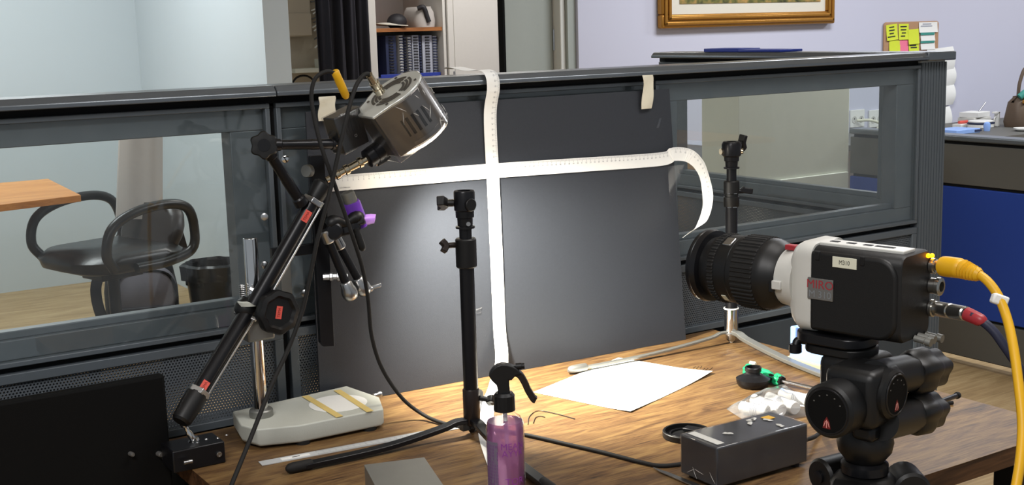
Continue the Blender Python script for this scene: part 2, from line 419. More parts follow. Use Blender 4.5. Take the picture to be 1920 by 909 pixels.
# ================================================================== OFFICE PARTITIONS
def partition(name, label, o, ex, ey, spans, cap0, cap1, perf, endpost=None):
    """o: foot of the front face, ex along it, ey into it; spans: list of (x0, x1)"""
    t = thing(name, label, 'partition', o); t['kind'] = 'thing'
    ax = (ex, ey, Z_)
    def B(g, x0, x1, y0, y1, z0, z1):
        return g.box(V(o)+ex*((x0+x1)/2)+ey*((y0+y1)/2)+Z_*((z0+z1)/2), (x1-x0, y1-y0, z1-z0), ax)
    prof = [(-0.022, 1.279), (-0.022, 1.286), (-0.012, 1.296), (0.07, 1.296), (0.082, 1.286), (0.082, 1.279)]
    cuts = [cap0] + [(spans[i][1]+spans[i+1][0])/2 for i in range(len(spans)-1) if i == 0] + [cap1]
    for a, b in zip(cuts[:-1], cuts[1:]):
        obj('cap', G().prism(prof, V(o)+ex*(a+0.0008), ey, Z_, ex, b-a-0.0016), 'cap_grey', t, bevel=0.0015)
    obj('core', B(G(), cap0, cap1, 0.012, 0.048, 1.262, 1.282), 'gap_black', t)
    for (x0, x1) in spans:
        g = G(); w = 0.008
        for z0, z1 in ((1.259, 1.267), (0.893, 0.901)): B(g, x0, x1, 0.0, 0.06, z0, z1)
        for a, b in ((x0, x0+w), (x1-w, x1)): B(g, a, b, 0.0, 0.06, 0.901, 1.259)
        fr = obj('window_frame', g, 'frame_dark', t, bevel=0.0012)
        g = G()
        B(g, x0+w, x1-w, 0.014, 0.056, 1.223, 1.259); B(g, x0+w, x1-w, 0.014, 0.056, 0.901, 0.932)
        B(g, x0+w, x1-w, 0.024, 0.046, 0.932, 0.944)
        for a, b in ((x0+w, x0+0.066), (x1-0.066, x1-w)): B(g, a, b, 0.014, 0.056, 0.932, 1.223)
        obj('inner_rail', g, 'frame_dark', fr, bevel=0.0015)
        obj('glass_pane', B(G(), x0+w, x1-w, 0.005, 0.009, 0.901, 1.259), 'pane_glass', fr)
        g = G()
        B(g, x0, x1, 0.0, 0.06, 0.868, 0.883); B(g, x0, x1, 0.0, 0.06, 0.735, 0.748)
        for a, b in ((x0, x0+0.016), (x1-0.016, x1)): B(g, a, b, 0.0, 0.06, 0.748, 0.868)
        lf = obj('panel_frame', g, 'frame_dark', t, bevel=0.0012)
        for y in (0.006, 0.046):
            obj('perforated_sheet', B(G(), x0+0.016, x1-0.016, y, y+0.0012, 0.748, 0.868), perf, lf, smooth=False)
        obj('skirt_panel', B(G(), x0, x1, 0.004, 0.056, 0.02, 0.722), 'skirt', t, bevel=0.002)
    g = G(); B(g, spans[0][0], spans[-1][1], 0.02, 0.04, 0.884, 0.892); B(g, spans[0][0], spans[-1][1], 0.02, 0.04, 0.0, 0.734-0.012)
    obj('gap_core', B(G(), spans[0][0], spans[-1][1], 0.02, 0.04, 0.883, 0.893), 'gap_black', t)
    obj('lower_gap_core', B(G(), spans[0][0], spans[-1][1], 0.02, 0.04, 0.722, 0.735), 'gap_black', t)
    for i in range(len(spans)-1):
        obj('joint_post', B(G(), spans[i][1], spans[i+1][0], 0.012, 0.048, 0.0, 1.266), 'gap_black', t)
    if endpost:
        a, b, c, d = endpost
        g = B(G(), a, b, c, d, 0.0, 1.272); nr = 9
        for i in range(nr): B(g, a+(b-a)*(i+0.25)/nr, a+(b-a)*(i+0.75)/nr, c-0.0015, c, 0.0, 1.272)
        po = obj('end_post', g, 'frame_dark', t, smooth=False)
        obj('post_cap', B(G(), a-0.004, b+0.006, c-0.022, d+0.022, 1.276, 1.297), 'cap_grey', po, bevel=0.003)
        obj('cap_gasket', B(G(), a+0.002, b-0.002, c+0.004, d, 1.272, 1.276), 'trim_white', po)
    return t
partition('glazed_partition', 'long dark grey office partition with glass windows behind the desk', (0, 0, 0), X_, Y_,
          [(-1.35, -0.106), (-0.095, 0.702), (0.713, 1.511)], -1.35, 1.513, 'perf', (1.513, 1.602, 0.0, 0.075))
partition('glazed_partition', 'short glass partition running back from the ribbed end post', (1.545, 0.0, 0), Y_, X_*1.0,
          [(0.10, 1.0)], 0.10, 1.01, 'perf_y')

# blue fabric partition standing on the floor at the right
bt = thing('blue_partition', 'low blue fabric partition with grey top band by the far wall', 'partition', (3.25, 0.6, 0)); bt['kind'] = 'thing'
def bp(name, y0, y1, z0, z1, m, dx=0.0, bv=0.002, pa=None): return obj(name, G().bx(3.23+dx, 3.29-dx, y0, y1, z0, z1), m, pa or bt, bevel=bv)
bp('cap', -0.6, 1.76, 0.895, 0.918, 'cap_grey', -0.012, 0.006); bp('core', -0.59, 1.75, 0.03, 0.895, 'gap_black', 0.012, 0)
bp('upper_band', -0.6, 1.76, 0.725, 0.882, 'grey_panel'); bp('fabric_panel', -0.6, 1.76, 0.202, 0.713, 'blue_fabric', 0.0, 0.004); bp('lower_band', -0.6, 1.76, 0.035, 0.192, 'grey_panel')

# ================================================================== DESK
dt = thing('work_desk', 'rustic brown wood desk carrying the measuring setup', 'desk', (0.25, -0.43, 0))
DX0, DX1, DY0, DY1 = -0.337, 0.845, -0.848, -0.055
obj('desk_top', G().bx(DX0, DX1, DY0, -0.02, 0.7405-0.0012, ZD), 'desk_wood', dt)
obj('edge_band', G().bx(DX0+0.0005, DX1-0.0005, DY0+0.0005, -0.0205, 0.71, 0.7392), 'desk_edge', dt)
for x in (DX0+0.05, DX1-0.05):
    for y in (DY0+0.06, -0.08): obj('leg', G().bx(x-0.025, x+0.025, y-0.025, y+0.025, 0, 0.71), 'black_metal', dt, bevel=0.003)
obj('modesty_panel', G().bx(DX0+0.08, DX1-0.08, -0.10, -0.082, 0.35, 0.71), 'desk_edge', dt)

# ================================================================== BACKDROP BOARD AND TAPES
def boardY(z, x=0.35): return -0.012-(0.004+0.034*(x+0.05)/0.8)*(1.25-z)/0.51          # the board leans back on the frame
bd = G(); T = 0.004
BL, BR = -0.052, 0.745
def bpnt(x, z, off=0.0): return V((x, boardY(z, x)-off, z))
def bdf(u, v):
    x = (BL+0.004*v)+(BR-BL-0.012*v)*u; z = 0.7405+(1.25-0.7405)*v; return bpnt(x, z)
bd.sheet(bdf, lambda u, v: Y_, T, 16, 16)
tag(obj('backdrop_board', bd, 'board_black'), 'large black foam board leaning against the partition', 'board')

def ribbon(name, label, ctrl, width, wdir, nums, origin_s, digit_dir, group, tick_side=1, logo=False, th=0.00035, nper=10):
    """paper tape swept along ctrl; nums printed every centimetre from arc length origin_s"""
    pts = catmull(ctrl, nper); W = V(wdir) if not isinstance(wdir, list) else None
    L = [0.0]
    for a, b in zip(pts[:-1], pts[1:]): L.append(L[-1]+(b-a).length)
    tot = L[-1]
    def at(s):
        s = min(max(s, 0), tot-1e-6)
        for i in range(len(L)-1):
            if L[i+1] >= s: break
        t = (s-L[i])/(L[i+1]-L[i]); p = pts[i].lerp(pts[i+1], t)
        q = (pts[min(i+2, len(pts)-1)]-pts[max(i-1, 0)]).normalized()
        if W is not None: w = W
        else:
            f = s/tot*(len(wdir)-1); k = min(int(f), len(wdir)-2); w = V(wdir[k]).lerp(V(wdir[k+1]), f-k)
        w = (w-q*w.dot(q)).normalized(); return p, q, w, q.cross(w)
    n = len(pts)*2
    g = G().sheet(lambda u, v: (lambda a: a[0]+a[2]*(v-0.5)*width)(at(u*tot)), lambda u, v: at(u*tot)[3], th, n, 1)
    o = obj(name, g, 'paper_white', smooth=False); tag(o, label, 'measuring tape', group)
    pr = G(); e = th+0.0003 if digit_dir > 0 else -0.0003
    for k in nums:
        s = origin_s+k*0.01*(1 if nums[1] > nums[0] else -1)
        if s < 0.004 or s > tot-0.004: continue
        for sub in range(0, 10, 2 if True else 1):
            ss = s+sub*0.001
            if ss > tot-0.003: continue
            p, q, w, nn = at(ss); ln = 0.0065 if sub == 0 else 0.0032
            pr.box(p+w*(tick_side*(width/2-0.001-ln/2))+nn*e, (0.0003, ln, 0.0001), (q, w, nn))
        p, q, w, nn = at(s); c = p+w*(tick_side*(width/2-0.0098))+nn*e
        text(pr, str(k), c, q*digit_dir, w*tick_side, 0.0038)
    if logo:
        p, q, w, nn = at(origin_s+0.005); sd = tick_side
        c = p-w*sd*0.0085+nn*e
        for k in range(3): pr.box(c-q*0.009+w*sd*0.002*(k-1), (0.004, 0.0008, 0.0001), (q, w, nn))
        text(pr, 'www.3dbio.com', c+q*0.009, q*digit_dir, w*sd, 0.0030)
    o2 = obj('print', pr, 'paper_print', smooth=False, base=o['_o'])
    o2.location = (0, 0, 0); o2.parent = o
    return o
# tape over the cap, down the board and out along the desk
xv = 0.309
vc = [V((xv-0.022, 0.092, 1.3065)), V((xv-0.016, 0.075, 1.3095)), V((xv-0.006, 0.03, 1.3035)), V((xv, -0.006, 1.3045)), V((xv+0.001, -0.0265, 1.295)), V((xv+0.002, -0.0292, 1.27)),
      bpnt(xv+0.001, 1.22, 0.004), bpnt(xv+0.001, 1.1, 0.003), bpnt(xv, 0.95, 0.003), bpnt(xv-0.002, 0.83, 0.004), V((xv-0.010, -0.050, 0.785)), V((xv-0.022, -0.064, 0.757)),
      V((xv-0.042, -0.084, 0.7455)), V((0.232, -0.128, 0.7425)), V((0.166, -0.208, 0.7415)), V((0.09, -0.335, 0.7415)), V((0.01, -0.50, 0.7415)), V((-0.05, -0.60, 0.7415))]
ribbon('paper_tape_measure', 'vertical white paper tape measure hung over the partition top', vc, 0.027, X_, list(range(44, 0, -1)), 0.555, 1, 'paper tape measures', 1)
# tape taped across the board, its free end curling away from the board edge
def hb(x, z, off=0.0035): return bpnt(x, z, off)
z0, z1 = 1.129, 1.114
hc = [hb(-0.012, z0-0.002), hb(0.1, z0-0.004), hb(0.3, z0-0.007, 0.0038), hb(0.5, z0-0.012), hb(0.7, z0-0.0165)]
free = [onY(1262, 289, -0.030), onY(1292, 292, -0.042), onY(1313, 312, -0.066), onY(1324, 345, -0.088), onY(1327, 383, -0.104), onY(1314, 420, -0.112), onY(1286, 441, -0.116)]
ribbon('paper_tape_measure', 'horizontal white paper tape measure with its free end curling off the board', hc+free, 0.027, [Z_]*16+[V((0.1, -0.1, 1)), V((0.3, -0.45, 0.8)), V((0.35, -0.7, 0.5)), V((0.1, -0.8, 0.55))], list(range(1, 92)), 0.012, 1, 'paper tape measures', 1, logo=True)

def tapepiece(name, label, cat, mtl, pts, wdir, width, group, wob=0.0015):
    P = catmull([V(p) for p in pts], 6); W = V(wdir)
    def f(u, v):
        i = min(int(u*(len(P)-1)), len(P)-2); p = P[i].lerp(P[i+1], u*(len(P)-1)-i)
        return p+W*((v-0.5)*width*(1+0.08*math.sin(u*9)))+V((0, -1, 0))*wob*math.sin(u*7+v*3)
    g = G().sheet(f, lambda u, v: V((0, -0.7, 0.7)), 0.0006, 16, 3)
    return tag(obj(name, g, mtl), label, cat, group)
for i, (pxs, w, lab) in enumerate((([(1214, 141), (1216, 152), (1215, 175), (1212, 204)], 0.026, 'strip of masking tape holding the board above the curled tape end'),
                                   ([(613, 181), (614, 190), (613, 205), (613, 226)], 0.030, 'strip of masking tape holding the board near the yellow connector'))):
    pts = []
    for j, (x, y) in enumerate(pxs):
        pts.append(onY(x, y, (-0.0245, -0.026, -0.024, -0.021)[j]))
    tapepiece('masking_tape', lab, 'tape', 'masking', pts, X_, w, 'masking tape strips')

for lab, P_, w in (('clear tape scrap above the horizontal tape near the board edge', [(1238, 222), (1236, 230), (1233, 240)], 0.006), ('clear tape tab holding the horizontal tape beside the lamp cup', [(742, 302), (748, 303), (756, 304)], 0.008), ('clear tape tab beside the vertical tape halfway down', [(898, 577), (897, 582), (896, 588)], 0.012)):
    tapepiece('clear_tape_strip', lab, 'tape', 'clear_film', [onY(x, y, boardY(onY(x, y, -0.03).z, onY(x, y, -0.03).x)-0.0015) for x, y in P_], X_, w, 'clear tape scraps', 0.0003)
_tt = [onY(1252, 312, -0.034), onY(1284, 308, -0.034), onY(1256, 386, -0.034)]
tag(obj('clear_tape_flap', G().add(_tt+[p-Y_*0.0006 for p in _tt], [(0, 2, 1), (3, 4, 5), (0, 1, 4, 3), (1, 2, 5, 4), (2, 0, 3, 5)]), 'clear_film'), 'triangular flap of clear tape hanging under the curled tape end', 'tape')
# ================================================================== LIGHT STANDS
def wingknob(g, c, out, r=0.012, span=0.03, tilt=0.0):
    """T-handle: short stem along out and a two-winged grip"""
    ex, ey, ez = frame(out); c = V(c)
    g.cyl(c, c+ez*0.016, r*0.45, n=12)
    a = ex*math.cos(tilt)+ey*math.sin(tilt)
    g.bar([c+ez*0.016-a*span*0.5+ez*0.006, c+ez*0.018-a*span*0.2, c+ez*0.016, c+ez*0.018+a*span*0.2, c+ez*0.016+a*span*0.5+ez*0.006], r*1.15, r*0.95, ez)
def stand_leg(t, hub, foot, mtl, cap_m, wid=0.017):
    hub = V(hub); foot = V(foot); d = (foot-hub); d.z = 0; L = d.length; d.normalize()
    pts = [hub+d*0.012+Z_*0.0, hub+d*0.03, hub+d*0.06-Z_*0.006, hub+d*(L*0.5)-Z_*(hub.z-ZD-0.009), V((foot.x, foot.y, ZD+0.0075))-d*0.028]
    lg = obj('leg', G().bar(catmull(pts, 5), wid, 0.0075 if wid > 0.012 else 0.005), mtl, t, bevel=0.001)
    e = V((foot.x, foot.y, ZD+0.0082))
    obj('rubber_foot', G().lathe(e-d*0.04, d, [(0, 0.0065), (0.002, 0.0078), (0.03, 0.0080), (0.037, 0.0068), (0.041, 0.003)], 16), cap_m, lg)
# stand in the middle of the desk
hx, hy = 0.083, -0.300
t = thing('light_stand', 'short black light stand with a T-knob in front of the tape cross', 'light stand', (hx, hy, ZD), 'light stands')
def at_(z): return V((hx, hy, z))
obj('pole', G().cyl(at_(0.775), at_(1.045), 0.0117, n=28), 'black_metal', t)
obj('lower_collar', G().lathe(at_(0.757), Z_, [(0, 0.0125), (0.002, 0.0135), (0.057, 0.0135), (0.059, 0.0125)], 28), 'dark_brown_metal', t, ang=30)
g = G().lathe(at_(0.743), Z_, [(-0.0, 0.004), (0.004, 0.0065), (0.009, 0.0105), (0.015, 0.0105)], 8); g.box(at_(0.757)+V((-0.012, 0, 0)), (0.016, 0.012, 0.014))
obj('hub', g, 'black_plastic', t, smooth=False)
obj('tip', G().lathe(at_(ZD+0.0002), Z_, [(0, 0.002), (0.004, 0.005), (0.0045, 0.004)], 10), 'brass_steel', t)
obj('clamp_collar', G().lathe(at_(1.012), Z_, [(0, 0.0152), (0.002, 0.0165), (0.044, 0.0165), (0.046, 0.0152)], 28), 'black_plastic', t, ang=30)
obj('inner_tube', G().cyl(at_(1.05), at_(1.085), 0.0098, n=24), 'black_metal', t)
g = G().lathe(at_(1.074), Z_, [(0, 0.0150), (0.003, 0.0150), (0.004, 0.0118), (0.016, 0.0122), (0.017, 0.0142), (0.027, 0.0145), (0.0285, 0.0162), (0.056, 0.0166), (0.0585, 0.0155), (0.0585, 0.0105), (0.045, 0.0105)], 32)
hd = obj('socket_head', g, 'black_metal', t, ang=30)
vdir = (V((CAM.x, CAM.y, 0))-V((hx, hy, 0))).normalized(); sdir = Z_.cross(vdir)
obj('end_cap', G().lathe(at_(1.112)+vdir*0.013+sdir*0.008, (vdir+sdir*0.7), [(0, 0.0098), (0.004, 0.0098), (0.005, 0.009)], 24), 'black_plastic', hd)
obj('set_screw', G().cyl(at_(1.082)+vdir*0.0112+sdir*0.005, at_(1.082)+vdir*0.0135+sdir*0.005, 0.0034, n=12), 'steel', hd)
g = G(); wingknob(g, at_(1.114)-sdir*0.015, -sdir, 0.013, 0.044, 1.9); obj('t_knob', g, 'black_plastic', hd, bevel=0.0015)
g = G(); wingknob(g, at_(1.048)-sdir*0.016, (-sdir+vdir*0.4), 0.010, 0.018, 0.4); obj('clamp_knob', g, 'dark_brown_metal', t, bevel=0.0015)
g = G(); wingknob(g, at_(0.80)+sdir*0.0125, (sdir-Z_*0.25), 0.010, 0.020, 0.9); obj('lower_knob', g, 'black_plastic', t, bevel=0.0015)
f1 = dk(538, 889)
stand_leg(t, at_(0.765), V((f1.x, f1.y, ZD)), 'black_metal', 'rubber'); stand_leg(t, at_(0.765), V((0.035, -0.60, ZD)), 'black_metal', 'rubber')
stand_leg(t, at_(0.765), V((0.20, -0.13, ZD)), 'black_metal', 'rubber', 0.012)
# stand by the partition on the right
hx, hy = 0.797, -0.128
t = thing('light_stand', 'short black light stand with chrome sleeve behind the camera lens', 'light stand', (hx, hy, ZD), 'light stands')
obj('pole', G().cyl(at_(0.79), at_(1.055), 0.0118, n=28), 'black_metal', t)
obj('sleeve', G().lathe(at_(0.758), Z_, [(0, 0.0138), (0.052, 0.0138)], 28), 'chrome', t)
obj('sleeve_ring', G().torus(at_(0.812), Z_, 0.0140, 0.0017), 'white_plastic', t)
obj('hub', G().lathe(at_(0.745), Z_, [(0, 0.007), (0.003, 0.010), (0.013, 0.012), (0.016, 0.018), (0.018, 0.018)], 16), 'steel', t)
obj('tip', G().sph(at_(ZD+0.0055), 0.0052, 12), 'white_plastic', t)
cc = obj('clamp_collar', G().lathe(at_(1.018), Z_, [(0, 0.0145), (0.002, 0.0155), (0.020, 0.0155), (0.021, 0.0135), (0.026, 0.0135), (0.027, 0.0155), (0.050, 0.0155), (0.052, 0.0135)], 28), 'black_plastic', t, ang=30)
for z in (1.0185, 1.0455):
    for a in (-0.5, 0.25): obj('bright_edge', G().box(at_(z)+(vdir+sdir*a).normalized()*0.0152, (0.008, 0.0012, 0.0012), (sdir, vdir, Z_)), 'steel', cc)
g = G(); g.cyl(at_(1.048)+sdir*0.012, at_(1.048)+sdir*0.034, 0.0045); g.bar([at_(1.055)+sdir*0.020, at_(1.050)+sdir*0.024, at_(1.047)+sdir*0.042], 0.009, 0.011); obj('lever', g, 'black_metal', cc, bevel=0.002)
obj('inner_tube', G().cyl(at_(1.06), at_(1.098), 0.0098, n=24), 'black_metal', t)
hd = obj('socket_head', G().lathe(at_(1.094), Z_, [(0, 0.0155), (0.0025, 0.0155), (0.0035, 0.0118), (0.014, 0.0125), (0.015, 0.0145), (0.023, 0.0150), (0.026, 0.0185), (0.047, 0.0195), (0.053, 0.0165), (0.053, 0.0100), (0.04, 0.0100)], 32), 'black_metal', t, ang=30)
for sg in (-1, 1):
    obj('side_screw', G().cyl(at_(1.128)+sdir*sg*0.014, at_(1.128)+sdir*sg*0.0225+vdir*0.003, 0.006, n=16), 'brass_steel', hd)
g = G(); wingknob(g, at_(1.138)+sdir*0.014-vdir*0.01, (sdir*0.6-vdir*0.6+Z_*0.2), 0.012, 0.030, 0.2); obj('t_knob', g, 'black_plastic', hd, bevel=0.0015)
f1 = dk(1066, 702); f2 = V((0.735, -0.50, ZD))
stand_leg(t, at_(0.764), V((f1.x, f1.y, ZD)), 'alu_grey', 'alu_grey', 0.009); stand_leg(t, at_(0.764), f2, 'alu_grey', 'rubber', 0.017)

# ================================================================== HEAVY STAND WITH CHROME POLE
bt_ = [dk(x, y, 0.034) for x, y in ((436, 771), (452, 797), (482, 805), (563, 797), (719, 766), (711, 744), (650, 723))]
c0 = V((-0.12, -0.1, ZD))
t = thing('microscope_stand', 'pale grey cast stand base with a chrome pole and taped paper disc', 'stand', c0)
ply = [(p.x, p.y) for p in bt_]
g = G(); nn = len(ply); cx = sum(p[0] for p in ply)/nn; cy = sum(p[1] for p in ply)/nn
def ring(k, z): return [V((cx+(p[0]-cx)*k, cy+(p[1]-cy)*k, z)) for p in ply]
rs = [ring(0.96, ZD+0.005), ring(1.0, ZD+0.010), ring(1.0, ZD+0.034)]
vs = sum(rs, []); fs = [list(range(nn)), list(range(2*nn, 3*nn))[::-1]]
for i in range(2):
    for k in range(nn): fs.append((i*nn+k, (i+1)*nn+k, (i+1)*nn+(k+1) % nn, i*nn+(k+1) % nn))
g.add(vs, fs); obj('base', g, 'cast_grey', t, bevel=0.0022, seg=3)
for k in (0.8,):
    for p in (ply[1], ply[3], ply[4], ply[6]):
        q = V((cx+(p[0]-cx)*k, cy+(p[1]-cy)*k, ZD)); obj('rubber_foot', G().cyl(q, q+Z_*0.006, 0.012), 'rubber', t)
pb = dk(490, 777, 0.036)
pl = onY(469, 432, pb.y)
ptop = V((pb.x, pb.y, 1.065))
obj('pole', G().cyl(V((pb.x, pb.y, ZD+0.034)), ptop, 0.0112, n=32), 'chrome', t, bevel=0.001)
obj('pole_collar', G().lathe(V((pb.x, pb.y, ZD+0.034)), Z_, [(0, 0.019), (0.010, 0.019), (0.012, 0.0175)], 32), 'alu_grey', t, ang=30)
pc = dk(634, 756, 0.0342); dirx = (dk(690, 745, .034)-dk(580, 770, .034)).normalized()
obj('paper_disc', G().lathe(V((pc.x, pc.y, ZD+0.0342)), Z_, [(0, 0.048), (0.0005, 0.048)], 40), 'paper_white', t)
for (a, b) in (((572, 742), (637, 781)), ((632, 731), (694, 771))):
    A = dk(*a, 0.0352); B = dk(*b, 0.0352)
    obj('adhesive_strip', G().bar([A, A.lerp(B, .5), B], 0.012, 0.0004), 'yellow_tape', t)
obj('side_screw', G().lathe(dk(700, 742, 0.026), V((1, 0.1, 0)), [(0, 0.004), (0.008, 0.004), (0.010, 0.0055), (0.015, 0.0055)], 14), 'steel', t)

# ================================================================== BIG ARTICULATED ARM
YA = -0.125
kb = onY(520, 585, YA-0.02)                                   # big friction knob
lo = onY(352, 768, -0.172); j1 = onY(462, 588, YA+0.01); up0 = onY(494, 540, YA); up1 = onY(590, 372, YA)
t = thing('articulated_arm', 'big black articulated arm with round knob and red label stickers', 'arm', (-0.31, -0.185, ZD))
bl = dk(424, 867); by = bl.y
bb = obj('base_block', G().bx(-0.365, bl.x, by, by+0.055, ZD, ZD+0.034), 'black_metal', t, bevel=0.002)
g = G().cyl((-0.295, by-0.003, ZD+0.016), (-0.295, by, ZD+0.016), 0.0042, n=16); g.torus((-0.295, by-0.003, ZD+0.016), Y_, 0.003, 0.0009, 16, 6)
obj('bolt_head', g, 'steel', bb)
obj('side_bolt', G().cyl((-0.353, by-0.012, ZD+0.018), (-0.340, by-0.012, ZD+0.018), 0.003, n=12), 'steel', bb)
for k in range(4): obj('hole_ring', G().torus((-0.32+0.016*k, by+0.02+0.006*(k % 2), ZD+0.0342), Z_, 0.0022, 0.0005, 14, 6), 'steel', bb)
sp = V((-0.322, by+0.028, ZD+0.034))
st = onY(343, 803, sp.y)
obj('spigot', G().lathe(sp, (V((st.x, sp.y, st.z+0.01))-sp), [(0, 0.0085), (0.004, 0.0085), (0.005, 0.005), (0.018, 0.005), (0.020, 0.0035), (0.028, 0.0035), (0.030, 0.0055), (0.038, 0.006), (0.042, 0.003)], 18), 'chrome', t)
rod = (j1-lo); rdir = rod.normalized()
obj('lower_socket', G().lathe(lo-rdir*0.022, rdir, [(0, 0.012), (0.004, 0.015), (0.030, 0.017), (0.05, 0.0165)], 24), 'black_plastic', t, ang=30)
lt = obj('lower_tube', G().cyl(lo+rdir*0.02, j1, 0.0125, n=26), 'black_metal', t)
obj('lower_bracket', G().lathe(lo+rdir*0.026, rdir, [(0, 0.0185), (0.009, 0.0185)], 6), 'steel', t, bevel=0.001)
ur = (up1-up0).normalized()
ut = obj('upper_tube', G().cyl(up0-ur*0.03, up1, 0.0125, n=26), 'black_metal', t)
obj('upper_bracket', G().lathe(up1-ur*0.010, ur, [(0, 0.0185), (0.009, 0.0185)], 6), 'steel', t, bevel=0.001)
ue = onY(612, 336, YA)
obj('upper_socket', G().lathe(up1, (ue-up1), [(0, 0.014), (0.012, 0.016), (0.026, 0.0165), (0.030, 0.012)], 22), 'black_plastic', t, ang=30)
vd = (CAM-kb).normalized()
kn = vd*0.80+V((0.35, -0.1, -0.12)); kn.normalize()
obj('elbow', G().lathe(kb-kn*0.050, kn, [(0, 0.016), (0.003, 0.019), (0.012, 0.0195), (0.026, 0.019), (0.030, 0.014), (0.04, 0.014)], 26), 'black_plastic', t, ang=35)
obj('elbow_ring', G().torus(kb-kn*0.036, kn, 0.0193, 0.0011), 'brass_steel', t)
el2 = onY(462, 578, YA+0.015)
obj('elbow_joint', G().sph(el2, 0.019, 18), 'black_plastic', t)
def lob(a): return 0.035*math.cos(8*a)
kk = obj('big_knob', G().lathe(kb-kn*0.012, kn, [(0, 0.030), (0.004, 0.034), (0.017, 0.035), (0.021, 0.033), (0.023, 0.026), (0.018, 0.022), (0.0175, 0.004)], 64, sq=lob), 'black_plastic', t, ang=30)
def label(g1, g2, c, ex, ey, nz, w, h, s, size):
    g1.box(V(c)+nz*0.0003, (w, h, 0.0006), (ex, ey, nz)); text(g2, s, V(c)+nz*0.0008, ex, ey, size)
def sticker(pa, c, ex, nz, w, h, s, size):
    ex = (ex-nz*ex.dot(nz)).normalized(); ey = nz.cross(ex); a, b = G(), G(); label(a, b, c, ex, ey, nz, w, h, s, size)
    o = obj('red_sticker', a, 'red_label', pa, smooth=False); o['label'] = 'red adhesive sticker'
    text_o = obj('sticker_text', b, 'red_print', pa, smooth=False)
for (cp, ax_, pa, ly) in ((lo.lerp(j1, 0.22), rdir, lt, 0), (up0.lerp(up1, 0.80), ur, ut, 0)):
    v1 = (CAM-cp).normalized(); v1 = v1+RT*0.25; nz = (v1-ax_*v1.dot(ax_)).normalized(); sticker(pa, cp+nz*0.0126, ax_, nz, 0.019, 0.011, 'TEMA', 0.006)
sticker(kk, kb+kn*0.0058, UP+RT*0.15, kn, 0.020, 0.010, 'TEMA', 0.006)
# thin push rods beside both tubes, with brackets at the ends
for pa_, pb_, par in ((lo+rdir*0.03, j1, lt), (up0-ur*0.01, up1, ut)):
    ax_ = (pb_-pa_).normalized(); off = RT-ax_*RT.dot(ax_); off = off.normalized()*0.0155
    obj('side_rod', G().cyl(pa_+off, pb_+off, 0.0018, n=10), 'steel', par)
    g = G().bar([pb_-off*1.2-ax_*0.004, pb_+off*1.25-ax_*0.004], 0.007, 0.006, ax_) if par is lt else G().bar([pa_-off*1.2, pa_+off*1.3], 0.007, 0.006, ax_)
    obj('rod_bracket', g, 'steel', par, bevel=0.001)
# clamp gripping the chrome pole
obj('pole_clamp', G().box(V((pb.x, pb.y-0.004, kb.z-0.018)), (0.046, 0.040, 0.060), (X_, Y_, Z_)), 'alu_grey', t, bevel=0.004)
obj('clamp_disc', G().lathe(V((pb.x-0.012, pb.y-0.015, kb.z+0.012)), Z_, [(0, 0.02), (0.006, 0.02), (0.007, 0.018)], 28), 'cast_grey', t)
g = G()
for k in range(7): g.torus(V((pb.x-0.018, pb.y-0.0, kb.z+0.022+0.003*k)), Z_, 0.0042, 0.0011, 16, 6)
obj('clamp_spring', g, 'steel', t)
# chrome link from the arm to the lamp
sA = onY(612, 338, YA); sB = onY(690, 297, YA-0.012); sC = onY(728, 272, YA-0.012)
sd = (sB-sA).normalized(); Ls = (sB-sA).length
obj('chrome_link', G().lathe(sA, sd, [(0, 0.0055), (Ls*0.2, 0.0055), (Ls*0.22, 0.008), (Ls*0.30, 0.008), (Ls*0.32, 0.0062), (Ls*0.42, 0.0062), (Ls*0.44, 0.0088), (Ls*0.52, 0.0088), (Ls*0.54, 0.0065), (Ls*0.75, 0.0068), (Ls*0.77, 0.0092), (Ls*0.84, 0.0092), (Ls*0.86, 0.0062), (Ls, 0.0062)], 20), 'brass_steel', t, ang=30)
sn = (sC-sB).normalized()
sk = obj('swivel_cup', G().lathe(sB-sn*0.004, sn, [(0, 0.012), (0.002, 0.0155), (0.014, 0.0165), (0.0145, 0.0155), (0.0165, 0.0155), (0.017, 0.0165), (0.031, 0.0165), (0.033, 0.013)], 28), 'black_metal', t, ang=30)
obj('swivel_tip', G().cyl(sB+sn*0.028, sC+sn*0.02, 0.0055, n=14), 'brass_steel', sk)
wk = onY(706, 303, YA-0.012); g = G(); g.cyl(sB+sn*0.01, wk, 0.005, n=12); g.sph(wk, 0.0075, 12); obj('pinch_screw', g, 'brass_steel', sk)
obj('pinch_grip', G().bar([wk+V((-0.002, -0.002, -0.004)), wk+V((0.014, 0, 0.0015)), wk+V((0.024, 0, 0.0085))], 0.011, 0.008), 'black_plastic', sk, bevel=0.002)

# ================================================================== SMALL ARM, LED BOX AND LAMP
YS = -0.150
k2 = onY(495, 272, YS); hA = onY(632, 270, YS+0.01); lB = onY(566, 382, YA-0.004)
t = thing('small_articulated_arm', 'small black articulated arm with a star knob holding the dark LED box', 'arm', lB-Z_*0.02, None)
kd = (CAM-k2).normalized()
def star(a): return 0.10*math.cos(6*a)
k_ = obj('star_knob', G().lathe(k2+kd*0.010, kd, [(0, 0.014), (0.002, 0.0195), (0.013, 0.020), (0.016, 0.018), (0.0165, 0.011)], 48, sq=star), 'black_plastic', t, ang=30)
obj('knob_cap', G().lathe(k2+kd*0.0262, kd, [(0, 0.0095), (0.0014, 0.0095)], 24), 'black_metal', k_)
obj('elbow', G().lathe(k2-kd*0.022, kd, [(0, 0.012), (0.003, 0.0165), (0.014, 0.0165), (0.016, 0.014), (0.019, 0.017), (0.031, 0.017)], 28), 'black_metal', t, ang=30)
dA = (hA-k2).normalized(); LA = (hA-k2).length
